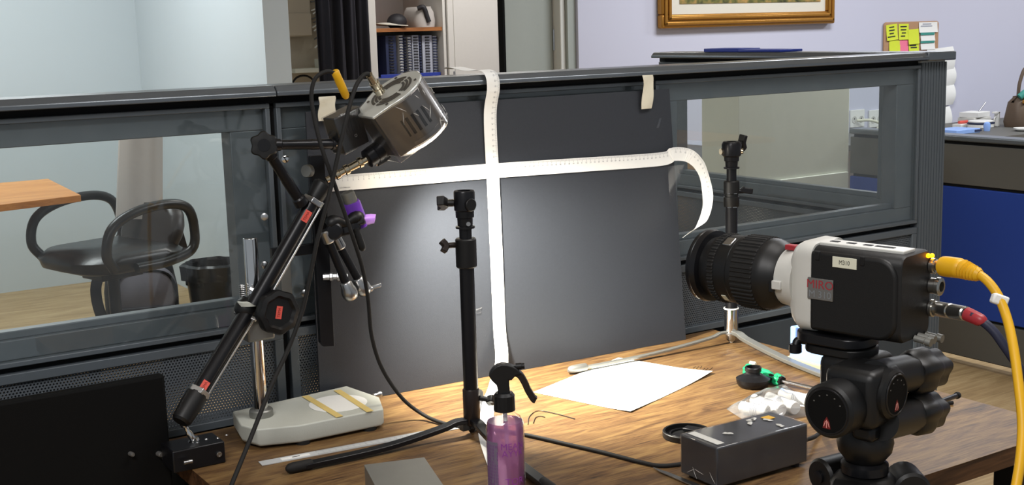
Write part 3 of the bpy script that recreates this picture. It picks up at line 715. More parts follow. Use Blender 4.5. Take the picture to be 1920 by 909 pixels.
obj('front_rod', G().lathe(k2+dA*0.014, dA, [(0, 0.0095), (0.012, 0.0095), (0.014, 0.0075), (LA*0.5, 0.0078), (LA*0.52, 0.0084), (LA*0.8, 0.0078), (LA*0.81, 0.0095), (LA-0.02, 0.0095)], 22), 'black_metal', t, ang=30)
g = G().cyl(hA-dA*0.006, hA+dA*0.008, 0.0045, n=14); g.cyl(hA+dA*0.008, hA+dA*0.016, 0.006, n=14); obj('front_stud', g, 'chrome', t)
dB = (lB-k2).normalized(); LB = (lB-k2).length
obj('rear_rod', G().lathe(k2+dB*0.012, dB, [(0, 0.0095), (0.012, 0.0095), (0.014, 0.0078), (LB*0.45, 0.0082), (LB*0.5, 0.0088), (LB*0.78, 0.0082), (LB*0.80, 0.0105), (LB-0.012, 0.0115)], 22), 'black_metal', t, ang=30)

# dark LED box
qc = [onY(616, 223, YS), onY(673, 203, YS), onY(701, 263, YS), onY(651, 289, YS)]
bc = sum(qc, V())/4; bx_ = ((qc[1]+qc[2])/2-(qc[0]+qc[3])/2).normalized(); bz_ = ((qc[0]+qc[1])/2-(qc[2]+qc[3])/2); bz_ = (bz_-bx_*bz_.dot(bx_)).normalized()
by_ = bz_.cross(bx_)
if by_.dot(CAM-bc) > 0: by_ = -by_
bx_ = (bx_*0.97+by_*0.22).normalized(); bz_ = (bz_*0.98-by_*0.1).normalized(); by_ = bz_.cross(bx_)
if by_.dot(CAM-bc) > 0: by_ = -by_
t = thing('led_box', 'dark square LED lamp box with vent slots wrapped in clear film', 'lamp', bc-Z_*0.035)
bw, bh, bdp = 0.054, 0.060, 0.030
obj('housing', G().box(bc+by_*bdp/2, (bw, bdp, bh), (bx_, by_, bz_)), 'cam_black', t, bevel=0.002)
for i in range(5): obj('vent_slot', G().box(bc+bx_*(-0.010+0.0065*i)+bz_*0.008-by_*0.0002, (0.0035, 0.0006, 0.021), (bx_, by_, bz_)), 'gap_black', t)
obj('screw', G().torus(bc+bx_*0.004-bz_*0.010-by_*0.0004, by_, 0.0022, 0.0005, 16, 6), 'steel', t)
fm = G().box(bc+by_*bdp/2, (bw+0.004, bdp+0.003, bh+0.003), (bx_, by_, bz_)); obj('wrap_film', fm, 'clear_film', t, bevel=0.002)
g = G()
tl = bc-bx_*bw/2+bz_*bh/2; tr_ = bc+bx_*bw/2+bz_*bh/2
for a, b, r in ((tl, tr_, 0.0016), (tl-bz_*0.004, tr_-bz_*0.002+by_*0.004, 0.0012), (tl+bz_*0.004-bx_*0.003, tr_+bz_*0.006, 0.0014)):
    g.tube([a, a.lerp(b, .3)+bz_*0.002, a.lerp(b, .6)-bz_*0.001, b], r, 6)
g2 = g; cs = obj('crumpled_film_edge', G().tube([tl, tl.lerp(tr_, .3)+bz_*0.002, tl.lerp(tr_, .6)-bz_*0.001, tr_], 0.0016, 6), 'clear_film', t)

# drum lamp
LD = V((0.565, 0.03, -0.82)).normalized()
lc = onY(735, 172, -0.165)                                      # centre of the fan face
t = thing('drum_lamp', 'silver drum-shaped LED lamp wrapped in clear film above the black board', 'lamp', lc+LD*0.1)
ex, ey, ez = frame(LD, RT)
R0 = 0.052; HL = 0.079
tw = onY(690, 215, -0.165)-lc; tw = tw-LD*tw.dot(LD); tw.normalize(); tv = LD.cross(tw)
def teardrop(r, ext, wid, n=40):
    out = []
    for k in range(n+1):
        a = -PI*0.70+2*PI*0.70*k/n; out.append((-r*math.cos(a), r*math.sin(a)))
    out += [(ext, wid/2), (ext, -wid/2)]
    return out
hs = obj('housing', G().prism(teardrop(R0, R0+0.010, 0.062), lc+LD*0.003, tw, tv, LD, HL), 'lamp_metal', t, bevel=0.002, ang=30)
top = obj('fan_cover', G().prism(teardrop(R0+0.0012, R0+0.012, 0.064), lc-LD*0.0012, tw, tv, LD, 0.0045), 'lamp_top', t, bevel=0.001, ang=30)
for r in (0.0225, 0.029, 0.0355): 
    for q in range(4):
        pts = [lc-LD*0.0016+(tw*math.cos(a)+tv*math.sin(a))*r for a in [q*PI/2+0.12+(PI/2-0.24)*j/10 for j in range(11)]]
        obj('grille_slot', G().bar(pts, 0.0042, 0.0014, LD), 'gap_black', top)
for k in range(4):
    a = PI/4+k*PI/2; c = lc-LD*0.0015+(tw*math.cos(a)+tv*math.sin(a))*0.0445
    obj('cover_screw', G().cyl(c, c-LD*0.001, 0.0026, n=12), 'gap_black', top)
vdl = (CAM-(lc+LD*HL*0.5)).normalized(); vdl = (vdl-LD*vdl.dot(LD)).normalized(); vsl = LD.cross(vdl)
if vsl.dot(RT) < 0: vsl = -vsl
for i in range(5):
    a = -0.28+0.20*i; n_ = (vdl*math.cos(a)+vsl*math.sin(a)); sd_ = LD.cross(n_)
    obj('vent_slot', G().box(lc+LD*(0.046)+n_*(R0+0.0002), (0.0050, 0.0012, 0.031), (sd_, n_, LD)), 'gap_black', hs, bevel=0.0004)
obj('seam_ring', G().lathe(lc+LD*(HL-0.006), LD, [(0, R0+0.0006), (0.007, R0+0.0012), (0.011, R0-0.002)], 48), 'lamp_metal', hs)
obj('lens_window', G().lathe(lc+LD*(HL+0.006), LD, [(0, R0-0.008), (0.001, R0-0.008)], 40), 'lens_emit', t)
def crk(a): return 0.018*math.sin(5*a)+0.010*math.sin(11*a+1)+0.008*math.sin(23*a)
obj('wrap_film', G().prism(teardrop(R0+0.0022, R0+0.017, 0.072), lc-LD*0.003, tw, tv, LD, HL+0.012), 'clear_film', t, bevel=0.003, ang=30)
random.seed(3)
for i in range(26):                                             # glints along the film creases, drawn as white threads
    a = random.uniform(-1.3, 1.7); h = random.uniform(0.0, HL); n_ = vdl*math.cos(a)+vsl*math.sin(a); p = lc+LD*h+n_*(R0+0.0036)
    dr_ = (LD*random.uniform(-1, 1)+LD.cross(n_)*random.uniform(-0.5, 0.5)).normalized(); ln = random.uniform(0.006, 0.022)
    obj('crease_glint', G().tube([p-dr_*ln/2, p+n_*0.0004, p+dr_*ln/2], [0.0001, 0.0005, 0.0001], 5), 'trim_white', t)
cb0 = lc+tw*0.020-tv*0.012-LD*0.003 if (tw*0.02-tv*0.012).dot(RT) < (tw*0.02+tv*0.012).dot(RT) else lc+tw*0.020+tv*0.012-LD*0.003
cb0 = onY(712, 172, -0.175)-LD*0.002; cb1 = onY(692, 140, -0.185)
cd_ = (cb1-cb0).normalized(); Lc = (cb1-cb0).length
pg = obj('power_plug', G().lathe(cb0-cd_*0.004, cd_, [(0, 0.0085), (0.010, 0.0085), (0.011, 0.0068), (Lc*0.45, 0.0068), (Lc*0.46, 0.0078), (Lc*0.62, 0.0078), (Lc*0.64, 0.0062), (Lc+0.004, 0.0058)], 20), 'brass_steel', t, ang=30)
ltd = bpy.data.lights.new('drum_lamp_beam', 'SPOT'); ltd.energy = 100; ltd.color = (1.0, 0.95, 0.83); ltd.spot_size = math.radians(104); ltd.spot_blend = 1.0; ltd.shadow_soft_size = 0.03
lo_ = bpy.data.objects.new('drum_lamp_beam', ltd); COL.objects.link(lo_); lo_.parent = t
lo_.location = (lc+LD*(HL+0.025))-V(t['_o'])
lo_.rotation_euler = LD.to_track_quat('-Z', 'Y').to_euler()

# ================================================================== BLACK BAR BRACKET AND INHALER HOLDER
YB = -0.085
b0 = onY(590, 292, YB); b1 = onY(600, 648, YB)
t = thing('mounting_bar', 'upright flat black metal bar bolted beside the chrome pole', 'bar', V((b1.x, YB, b1.z-0.02)))
bar = G(); wv = 0.0125
bar.prism([(-wv, 0.0), (-wv, -(b0.z-b1.z)+0.006), (-wv+0.006, -(b0.z-b1.z)-0.002), (wv, -(b0.z-b1.z)-0.004), (wv, -0.004), (wv-0.004, 0)], V((b0.x+0.003, YB-0.004, b0.z)), X_, Z_, Y_, 0.010)
obj('bar', bar, 'black_metal', t, bevel=0.001, smooth=False)
bk = onY(574, 321, YB-0.01)
obj('thumb_screw', G().lathe(bk+V((0.012, 0.004, 0)), V((-1, -0.55, 0.05)), [(0, 0.004), (0.006, 0.004), (0.007, 0.0105), (0.015, 0.0105), (0.0165, 0.0095)], 26), 'alu_grey', t, ang=30)
cl = onY(508, 474, YB+0.006); cr = onY(592, 466, YB+0.006)
obj('cross_bar', G().box((cl+cr)/2, ((cr-cl).length, 0.010, 0.017), (X_, Y_, Z_)), 'black_metal', t, bevel=0.001)
for (x, y, m_) in ((502, 275+220, 'steel'), (577, 548, 'steel'), (541, 297, 'chrome'), (502, 405, 'steel')):
    p = onY(x, y, YB+0.004); obj('bolt', G().lathe(p+Y_*0.01, V((-0.5, -1, 0)), [(0, 0.003), (0.010, 0.003), (0.011, 0.006), (0.017, 0.006), (0.018, 0.004)], 16), m_, t, ang=30)
pa = onY(552, 512, YB+0.02)
obj('clear_plate', G().box(pa, (0.030, 0.004, 0.085), (X_, Y_, Z_)), 'pane_glass', t, bevel=0.0006)
obj('slide_strip', G().box(pa-X_*0.016, (0.018, 0.006, 0.090), (X_, Y_, Z_)), 'alu_grey', t, bevel=0.0008)
h0 = onY(606, 519, YB-0.003); h1 = onY(650, 517, YB-0.02); hd_ = (h1-h0).normalized()
obj('cross_bolt', G().lathe(h0, hd_, [(0, 0.0058), (0.010, 0.0058), (0.011, 0.0078), (0.015, 0.0078), (0.016, 0.0058), (0.022, 0.0058), (0.023, 0.009), (0.030, 0.009), (0.031, 0.005), (0.04, 0.005)], 8), 'steel', t, ang=30)

YH = -0.118
t = thing('friction_arm', 'small chrome and black two-rod holder gripping the purple inhaler', 'arm', onY(667, 560, YH), None)
for (a, b, q) in (((612, 440), (656, 550), 0.0), ((632, 452), (681, 541), 0.012)):
    A = onY(*a, YH+q); B = onY(*b, YH+q); d_ = (B-A).normalized(); L_ = (B-A).length
    obj('rod', G().cyl(A, B, 0.0068, n=18), 'black_metal', t)
    obj('rod_socket', G().lathe(A-d_*0.008, d_, [(0, 0.008), (0.002, 0.0098), (0.020, 0.0098), (0.022, 0.0085)], 20), 'steel', t, ang=30)
    obj('ball_end', G().lathe(B-d_*0.022, d_, [(0, 0.008), (0.002, 0.0098), (0.010, 0.0105), (0.016, 0.0130), (0.024, 0.0135), (0.031, 0.0105), (0.034, 0.004)], 22), 'steel', t, ang=50)
wg = onY(698, 541, YH+0.012)
g = G().cyl(onY(688, 541, YH+0.012), wg, 0.005, n=12)
g.box(wg+V((0.006, 0, 0.003)), (0.020, 0.010, 0.007), ((RT+UP*0.28).normalized(), FW, UP)); obj('wing_nut', g, 'steel', t, bevel=0.0015)
kn2 = onY(627, 434, YH-0.01); kdir = V((-0.45, -0.85, 0.05))
obj('grip_knob', G().lathe(kn2+V((0.006, 0.012, 0)), kdir, [(0, 0.010), (0.004, 0.0135), (0.016, 0.014), (0.018, 0.0115), (0.0185, 0.006)], 26), 'black_metal', t, ang=30)
g = G()
for (x, y, w_, h_, tl_) in ((637, 412, 0.038, 0.013, 0.30), (641, 424, 0.040, 0.014, 0.22), (652, 436, 0.030, 0.012, 0.1)):
    c = onY(x, y, YH-0.004); u_ = (RT+UP*tl_).normalized(); g.box(c, (w_, 0.020, h_), (u_, FW, u_.cross(FW)))
jw = obj('grip_jaw', G().tube(catmull([onY(616, 424, YH), onY(628, 415, YH-0.004), onY(648, 418, YH-0.006), onY(668, 408, YH-0.01), onY(676, 414, YH-0.012)], 5), [0.010+0.002*math.sin(i*0.5) for i in range(21)], 14), 'black_plastic', t)
jl = obj('jaw_block', G().box(onY(650, 428, YH-0.002), (0.034, 0.022, 0.022), ((RT+UP*0.25).normalized(), FW, (UP-RT*0.25).normalized())), 'black_metal', t, bevel=0.004)
obj('jaw_band', G().box(onY(672, 414, YH-0.006), (0.022, 0.030, 0.017), ((RT+UP*0.35).normalized(), FW, (UP-RT*0.35).normalized())), 'black_plastic', t, bevel=0.003)
lv = onY(667, 428, YH-0.018); lv2 = onY(681, 470, YH-0.022)
obj('lever_pivot', G().lathe(lv+V((0.004, 0.012, 0)), CAM-lv, [(0, 0.010), (0.012, 0.010), (0.0135, 0.008)], 22), 'black_metal', t, ang=30)
obj('lever', G().tube(catmull([lv, lv.lerp(lv2, 0.3), lv.lerp(lv2, 0.7), lv2], 4), [0.0055, 0.0055, 0.0055, 0.0055, 0.006, 0.006, 0.006, 0.0062, 0.0062, 0.0062, 0.006, 0.0055, 0.003], 12), 'black_plastic', t)
# inhaler
i0 = onY(651, 360, YH+0.003); i1 = onY(676, 428, YH+0.003); idr = (i1-i0).normalized()
t = thing('inhaler', 'purple plastic inhaler with a grey metal canister held upright', 'inhaler', i1)
isd = RT-idr*RT.dot(idr); isd.normalize(); ifr = idr.cross(isd)
obj('canister', G().lathe(i0, idr, [(0, 0.0095), (0.001, 0.0108), (0.004, 0.0112), (0.028, 0.0112)], 26), 'alu_grey', t, ang=30)
def rr(w, h, r, n=5):
    o = []
    for (sx, sy, a0) in ((1, 1, 0), (-1, 1, PI/2), (-1, -1, PI), (1, -1, 1.5*PI)):
        for k in range(n+1):
            a = a0+PI/2*k/n; o.append((sx*(w/2-r)+r*math.cos(a), sy*(h/2-r)+r*math.sin(a)))
    return o
g = G()
def loft(g, secs):
    n = len(secs[0]); vs = sum(secs, []); fs = [list(range(n))[::-1], list(range((len(secs)-1)*n, len(secs)*n))]
    for i in range(len(secs)-1):
        for k in range(n): fs.append((i*n+k, i*n+(k+1) % n, (i+1)*n+(k+1) % n, (i+1)*n+k))
    return g.add(vs, fs)
def sec(o, ex, ey, w, h, r): return [V(o)+ex*p[0]+ey*p[1] for p in rr(w, h, r)]
loft(g, [sec(i0+idr*0.018, isd, ifr, 0.026, 0.027, 0.011), sec(i0+idr*0.022, isd, ifr, 0.029, 0.029, 0.012), sec(i0+idr*0.052, isd, ifr, 0.029, 0.029, 0.010), sec(i0+idr*0.062, isd, ifr, 0.027, 0.028, 0.008)])
obj('body', g, 'purple', t, ang=50)
m0 = i0+idr*0.053+isd*0.010; md = (onY(703, 410, YH)-m0).normalized(); mu = ifr.cross(md)
g = G(); loft(g, [sec(m0, mu, ifr, 0.018, 0.024, 0.006), sec(m0+md*0.012, mu, ifr, 0.019, 0.024, 0.007), sec(m0+md*0.022, mu, ifr, 0.015, 0.022, 0.006)])
obj('mouthpiece', g, 'lilac', t, ang=50)

# ================================================================== LAMP CABLES
def cable(name, label, pts, r, m, cat='cable', group='black lamp cables', n=8, parts=()):
    P = catmull(pts, n); o = obj(name, G().tube(P, r, 10), m, base=P[-1]); tag(o, label, cat, group); return o
yc0 = onY(629, 137, -0.175); yc1 = onY(651, 186, -0.165)
cA = [onY(629, 137, -0.175), onY(612, 134, -0.178), onY(592, 146, -0.18), onY(584, 175, -0.18), onY(588, 215, -0.185), onY(601, 270, -0.195), onY(620, 325, -0.20), onY(636, 370, -0.20), onY(660, 440, -0.20), onY(679, 500, -0.19), onY(690, 560, -0.18),
      onY(697, 630, -0.17), onY(716, 690, -0.165), onY(752, 744, -0.17), onY(790, 775, -0.185), dk(830, 793, .004), dk(878, 802, .003), dk(930, 806, .004), dk(985, 815, .003), dk(1060, 832, .003), dk(1130, 848, .003), dk(1200, 866, .003), dk(1240, 873, .003), dk(1285, 869, .003)]
# the cable passes in front of the stand: keep it clear of the pole and legs
t = cable('lamp_cable', 'black cable looping from the yellow connector down to the grey power box', cA, 0.0032, 'rubber')
d_ = (yc1-yc0).normalized()
yp = obj('yellow_connector', G().lathe(yc0-d_*0.004, d_, [(0, 0.0052), (0.002, 0.0066), (0.012, 0.0064), (0.020, 0.0068), (0.032, 0.0066), (0.046, 0.0062), (0.050, 0.004)], 18, sq=lambda a: 0.05*math.sin(3*a)), 'yellow_plastic', t)
cB = [cb1+cd_*0.002, onY(682, 141, -0.19), onY(668, 160, -0.195), onY(655, 200, -0.205), onY(644, 245, -0.21), onY(633, 295, -0.212), onY(622, 345, -0.212), onY(608, 400, -0.212), onY(594, 455, -0.21), onY(581, 520, -0.208), onY(566, 585, -0.206), onY(540, 655, -0.21), onY(512, 715, -0.225), onY(490, 770, -0.245), onY(468, 826, -0.265), onY(450, 870, -0.285), onY(432, 915, -0.31), onY(425, 945, -0.33)]
cable('lamp_cable', 'black cable falling from the drum lamp plug across the big arm', cB, 0.0034, 'rubber')

# ================================================================== THINGS ON THE DESK
# steel ruler
r0 = dk(488, 870); r1 = dk(868, 799)
rd = (r1-r0).normalized(); rp = V((-rd.y, rd.x, 0)); RW = 0.020; rl = (r1-r0).length
ru = obj('steel_ruler', G().box(V((0, 0, 0))+(r0+r1)/2+Z_*0.0008, (rl, RW, 0.0010), (rd, rp, Z_)), 'ruler_steel', smooth=False)
tag(ru, 'long steel ruler with fine scale lying behind the stand leg', 'ruler')
def child_of(o, name, g, m, **kw):
    c = obj(name, g, m, base=o['_o'], **kw); c.location = (0, 0, 0); c.parent = o; return c
mid = (r0+r1)/2+Z_*0.0014
child_of(ru, 'name_label', G().box(r0+rd*0.055+Z_*0.0015, (0.045, 0.009, 0.0004), (rd, rp, Z_)), 'paper_white')
child_of(ru, 'label_mark', G().box(r0+rd*0.056+Z_*0.0018, (0.012, 0.0025, 0.0002), (rd, rp, Z_)), 'ink')
g = G()
for side in (-1, 1):
    for k in range(int((rl-0.10)/0.002)):
        x = 0.09+k*0.002; ln = 0.0055 if k % 5 == 0 else 0.0035
        g.box(r0+rd*x+rp*side*(RW/2-ln/2-0.0006)+Z_*0.00138, (0.0004, ln, 0.0001), (rd, rp, Z_))
for k in range(1, 26): text(g, str(k), r0+rd*(0.09+0.01*k)+Z_*0.0014, rd, rp, 0.0045)
sc_ = child_of(ru, 'scale_marks', g, 'ink', smooth=False); sc_['kind'] = 'stuff'

# sheet of paper under the lamp
pc4 = [dk(*p) for p in ((1000, 736), (1182, 774), (1336, 701), (1160, 671))]
def pf(u, v):
    p = pc4[0].lerp(pc4[1], v).lerp(pc4[3].lerp(pc4[2], v), u)
    lift = 0.006*max(0, (u+v-1.55))**2*4+0.0035*max(0, v-0.8)*max(0, 0.35-u)*8
    return V((p.x, p.y, ZD+0.0008+lift))
tag(obj('paper_sheet', G().sheet(pf, lambda u, v: Z_, 0.0003, 14, 14), 'paper_white'), 'blank white sheet of paper under the drum lamp', 'paper')
g = G()
for _w in ([(1300, 690), (1304, 687), (1306, 691), (1310, 687), (1313, 690), (1316, 686)], [(1317, 694), (1321, 690), (1323, 694), (1327, 690), (1330, 693), (1336, 689)]):
    g.tube([dk(x, y, 0.0005) for x, y in _w], 0.0004, 5)
tag(obj('desk_scribble', g, 'ink', smooth=False), 'small pencilled scribble on the desk beside the paper corner', 'writing')

# spray bottle
bb0 = V((-0.018, -0.560, ZD))
t = thing('spray_bottle', 'pink liquid spray bottle with a black trigger head', 'bottle', bb0)
BRD = 0.0262
obj('bottle', G().lathe(bb0, Z_, [(0, 0.022), (0.002, 0.0255), (0.006, BRD+0.0003), (0.100, BRD+0.0003), (0.107, 0.0255), (0.115, 0.0215), (0.1195, 0.0150), (0.124, 0.0125), (0.135, 0.0120)], 40), 'clear_glass' if False else 'pane_glass', t, ang=50)
obj('liquid', G().lathe(bb0, Z_, [(0.002, 0.0215), (0.006, BRD-0.0009), (0.104, BRD-0.0009), (0.1095, 0.0240)], 40), 'pink_liquid', t, ang=50)
obj('dip_tube', G().cyl(bb0+V((0.002, -0.006, 0.01)), bb0+V((0, 0, 0.133)), 0.0030, n=12), 'white_plastic', t)
bvd = V((CAM.x-bb0.x, CAM.y-bb0.y, 0)).normalized(); bsd = Z_.cross(bvd)            # bsd points right in the picture
if bsd.dot(RT) < 0: bsd = -bsd
obj('collar', G().lathe(bb0+Z_*0.1235, Z_, [(0, 0.0128), (0.001, 0.0148), (0.022, 0.0146), (0.026, 0.0115)], 40, sq=lambda a: 0.012*math.cos(20*a)), 'black_plastic', t, ang=25)
# curved label wraps
def wrap(a0, a1, z0, z1, r): 
    return lambda u, v: bb0+(bvd*math.cos(a0+(a1-a0)*u)+bsd*math.sin(a0+(a1-a0)*u))*r+Z_*(z0+(z1-z0)*v)
wl_ = obj('back_label', G().sheet(wrap(-1.25, -0.42, 0.004, 0.086, BRD+0.0006), lambda u, v: V((0, 0, 0)), 0.0, 10, 2), 'label_grey', t, smooth=True)
g = G()
for i in range(8):
    for j in range(17):
        if random.random() < 0.15: continue
        a = -1.18+0.105*i; z = 0.008+0.0045*j; p = wrap(a, a, z, z, BRD+0.0009)(0, 0); n_ = bvd*math.cos(a)+bsd*math.sin(a)
        g.box(p, (0.0007, 0.0001, 0.0036), (Z_.cross(n_), n_, Z_))
lt_ = obj('small_print', g, 'pink_text', wl_, smooth=False); lt_['kind'] = 'stuff'
def ctext(g, s_, a_c, z, size, r=BRD+0.0008, wide=1.0):
    vs, fs = glyph(s_)
    g.add([bb0+(bvd*math.cos(a_c+p.x*size*wide/r)+bsd*math.sin(a_c+p.x*size*wide/r))*r+Z_*(z+p.y*size) for p in vs], fs)
for s_, a_, z_, q_ in (('MEAN', 0.38, 0.080, 0.0128), ('AYYR', 0.38, 0.070, 0.0128), ('TOR', 0.45, 0.030, 0.0140)):
    g = G(); ctext(g, s_, a_, z_, q_); obj('print_line', g, 'pink_text', t, smooth=False)
# trigger head: outline drawn in the plane of the picture, extruded and rounded
hb_ = bb0+Z_*0.1475
def hp(x, y): return hb_+bsd*(x*0.001)+Z_*(y*0.001)
out = [(-8.5, 0), (-8.5, 8), (-10, 14), (-16, 20), (-19.5, 26.5), (-19, 30), (-15, 36), (-9, 41), (-2, 43), (6, 42), (13, 39.5), (19, 35.5), (23, 30), (24, 27), (17, 26.5), (13.5, 23), (11, 20), (7.5, 20.5), (7.5, 14), (8.5, 0)]
obj('nozzle_body', G().prism([(p[0]*0.001, p[1]*0.001) for p in out], hb_-bvd*(-0.0075)-bvd*0.015, bsd, Z_, bvd, 0.015), 'dark_brown_metal' if False else 'black_plastic', t, bevel=0.003, seg=3, ang=45)
obj('nozzle_tip', G().lathe(hp(17, 37.5), bsd+Z_*0.05, [(0, 0.0048), (0.008, 0.0048), (0.0085, 0.0042), (0.012, 0.0042)], 14), 'black_plastic', t)
trg = catmull([hp(14, 30), hp(22, 26), hp(28, 16), hp(33, 4), hp(39.5, -7.5), hp(43, -10)], 6)
obj('trigger', G().bar(trg, 0.011, 0.0085, bsd), 'dark_brown_metal', t, bevel=0.002)

# grey metal box at the front
q = [dk(683, 872, 0.05), dk(795, 858, 0.05), dk(818, 909, 0.05)]
e1_ = (q[1]-q[0]); e2_ = (q[2]-q[1]); e1_.z = e2_.z = 0
d1_ = e1_.normalized(); d2_ = V((d1_.y, -d1_.x, 0)); bcn = q[0]+d1_*e1_.length/2+d2_*0.085
t = thing('metal_box', 'plain grey metal instrument box at the front of the desk', 'box', V((bcn.x, bcn.y, ZD)))
obj('case', G().box(V((bcn.x, bcn.y, ZD+0.0265)), (e1_.length, 0.17, 0.047), (d1_, d2_, Z_)), 'alu_grey', t, bevel=0.0008)
obj('cover_sheet', G().box(V((bcn.x, bcn.y, ZD+0.0502))+d2_*0.0004, (e1_.length+0.001, 0.1712, 0.0012), (d1_, d2_, Z_)), 'alu_grey', t, bevel=0.0004)
for a in (-1, 1):
    for b in (-1, 1): obj('rubber_foot', G().cyl(V((bcn.x, bcn.y, ZD))+d1_*a*e1_.length*0.4+d2_*b*0.07, V((bcn.x, bcn.y, ZD+0.003))+d1_*a*e1_.length*0.4+d2_*b*0.07, 0.006), 'rubber', t)

# film wrapped power supply
PX0, PX1, PY0, PY1, PH = 0.222, 0.397, -0.721, -0.645, 0.063
t = thing('power_supply', 'dark grey power supply box wrapped in clear film with a yellow sticker', 'power supply', ((PX0+PX1)/2, (PY0+PY1)/2, ZD))
obj('case', G().bx(PX0, PX1, PY0, PY1, ZD+0.006, ZD+PH), 'psu_grey', t, bevel=0.0025, seg=3)
obj('wrap_film', G().bx(PX0-0.0012, PX1+0.0012, PY0-0.0012, PY1+0.0012, ZD+0.0065, ZD+PH+0.0012), 'clear_film', t, bevel=0.003, seg=3)
for x in (PX0+0.015, PX1-0.015):
    for y in (PY0+0.010, PY1-0.010): obj('rubber_foot', G().cyl((x, y, ZD), (x, y, ZD+0.006), 0.006), 'rubber', t)
zt = ZD+PH+0.0018
obj('yellow_sticker', G().box((PX1-0.028, PY1-0.024, zt), (0.016, 0.014, 0.0005)), 'yellow_plastic', t)
obj('paper_label', G().box((PX0+0.014, (PY0+PY1)/2, zt), (0.013, 0.062, 0.0005)), 'light_grey_plastic', t)
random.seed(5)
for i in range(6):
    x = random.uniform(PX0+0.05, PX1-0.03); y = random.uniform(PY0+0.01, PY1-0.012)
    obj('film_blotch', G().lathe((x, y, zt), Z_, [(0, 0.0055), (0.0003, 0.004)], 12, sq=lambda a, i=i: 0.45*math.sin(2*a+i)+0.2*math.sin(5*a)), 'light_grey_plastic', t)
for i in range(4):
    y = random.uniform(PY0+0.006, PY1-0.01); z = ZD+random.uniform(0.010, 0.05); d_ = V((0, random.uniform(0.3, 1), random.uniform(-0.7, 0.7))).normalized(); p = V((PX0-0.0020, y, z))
    obj('crease_glint', G().tube([p-d_*0.009, p-X_*0.0004, p+d_*0.009], [0.0001, 0.0003, 0.0001], 5), 'trim_white', t)  # highlights on the creased wrap, put in as thin white strands
pl0 = V((PX1+0.0012, -0.69, ZD+0.022))
obj('cord_plug', G().lathe(pl0, V((1, 0.15, 0.05)), [(0, 0.0075), (0.010, 0.0075), (0.011, 0.006), (0.014, 0.0065), (0.016, 0.0055), (0.019, 0.0062), (0.021, 0.005), (0.026, 0.0035)], 16), 'black_plastic', t)
cable('power_cable', 'black power cable leaving the back of the wrapped power supply', [pl0+V((0.024, 0.003, 0.001)), pl0+V((0.06, 0.015, -0.004)), V((0.51, -0.64, ZD+0.006)), V((0.60, -0.60, ZD+0.0035)), V((0.70, -0.62, ZD+0.0035)), V((0.80, -0.66, ZD+0.0035))], 0.0032, 'rubber', group=None)
cable('thin_wire', 'thin grey wire loop with a yellow sleeve behind the power supply', [V((0.40, -0.675, ZD+0.030)), V((0.420, -0.660, ZD+0.036)), V((0.432, -0.640, ZD+0.03)), V((0.420, -0.618, ZD+0.012)), V((0.395, -0.610, ZD+0.002)), V((0.36, -0.62, ZD+0.002))], 0.0013, 'alu_grey', group=None)
o_ = bpy.data.objects['thin_wire']
child_of(o_, 'yellow_sleeve', G().cyl((0.404, -0.672, ZD+0.031), (0.414, -0.664, ZD+0.0345), 0.0026), 'yellow_plastic')

# lens cap (ring side up)
lcp = dk(1280, 822); 
t = thing('lens_cover', 'round black lens cover lying behind the power supply', 'lens cover', V((lcp.x+0.012, lcp.y+0.004, ZD)))
lc0 = V(t['_o'])
obj('rim', G().lathe(lc0, Z_, [(0, 0.036), (0.001, 0.038), (0.009, 0.038), (0.010, 0.037), (0.010, 0.034), (0.003, 0.034), (0.0028, 0.001)], 44), 'black_plastic', t, ang=30)
for a in (0.4, PI+0.4):
    obj('squeeze_grip', G().box(lc0+V((math.cos(a)*0.02, math.sin(a)*0.02, 0.006)), (0.018, 0.026, 0.005), (V((math.cos(a), math.sin(a), 0)), V((-math.sin(a), math.cos(a), 0)), Z_)), 'black_metal', t, bevel=0.001)
obj('inner_ring', G().torus(lc0+Z_*0.0045, Z_, 0.026, 0.0016, 36, 6), 'black_metal', t)
# lens adapter
ad = dk(1412, 724); ad.z = ZD
t = thing('lens_adapter', 'black round lens adapter with a narrow neck beside the screwdriver', 'adapter', ad)
obj('flange', G().lathe(ad, Z_, [(0, 0.024), (0.002, 0.0255), (0.004, 0.0275), (0.010, 0.0295), (0.015, 0.0300), (0.0155, 0.0285), (0.022, 0.0170), (0.024, 0.014)], 40), 'black_metal', t, ang=35)
obj('neck', G().lathe(ad+Z_*0.0235, Z_, [(0, 0.0135), (0.004, 0.0130), (0.005, 0.0145), (0.011, 0.0148), (0.0125, 0.0135), (0.0125, 0.0115), (0.001, 0.0110)], 36), 'black_metal', t, ang=35)
# screwdriver
s0 = dk(1398, 692, 0.012); s1 = dk(1468, 715, 0.010); s2 = dk(1572, 738, 0.006); sdv = (s1-s0).normalized(); sL = (s1-s0).length
t = thing('screwdriver', 'green and black handled screwdriver lying on the desk', 'screwdriver', V((s1.x, s1.y, ZD)))
def flut(a): return 0.10*math.cos(6*a)
obj('handle', G().lathe(s0, sdv, [(0, 0.006), (0.002, 0.0095), (0.006, 0.0112), (sL*0.62, 0.0112), (sL*0.70, 0.0075), (sL*0.78, 0.0075)], 48, sq=flut), 'green_plastic', t, ang=50)
obj('black_insert', G().lathe(s0+sdv*sL*0.66, sdv, [(0, 0.0082), (sL*0.14, 0.0080)], 20), 'black_plastic', t)
obj('guard', G().lathe(s0+sdv*sL*0.80, sdv, [(0, 0.0088), (0.004, 0.0108), (0.012, 0.0108), (0.016, 0.008), (0.018, 0.005)], 36, sq=lambda a: 0.12*math.cos(6*a)), 'green_plastic', t, ang=50)
obj('guard_grip', G().lathe(s0+sdv*(sL*0.80+0.009), sdv, [(0, 0.0115), (0.009, 0.0090)], 6), 'black_plastic', t)
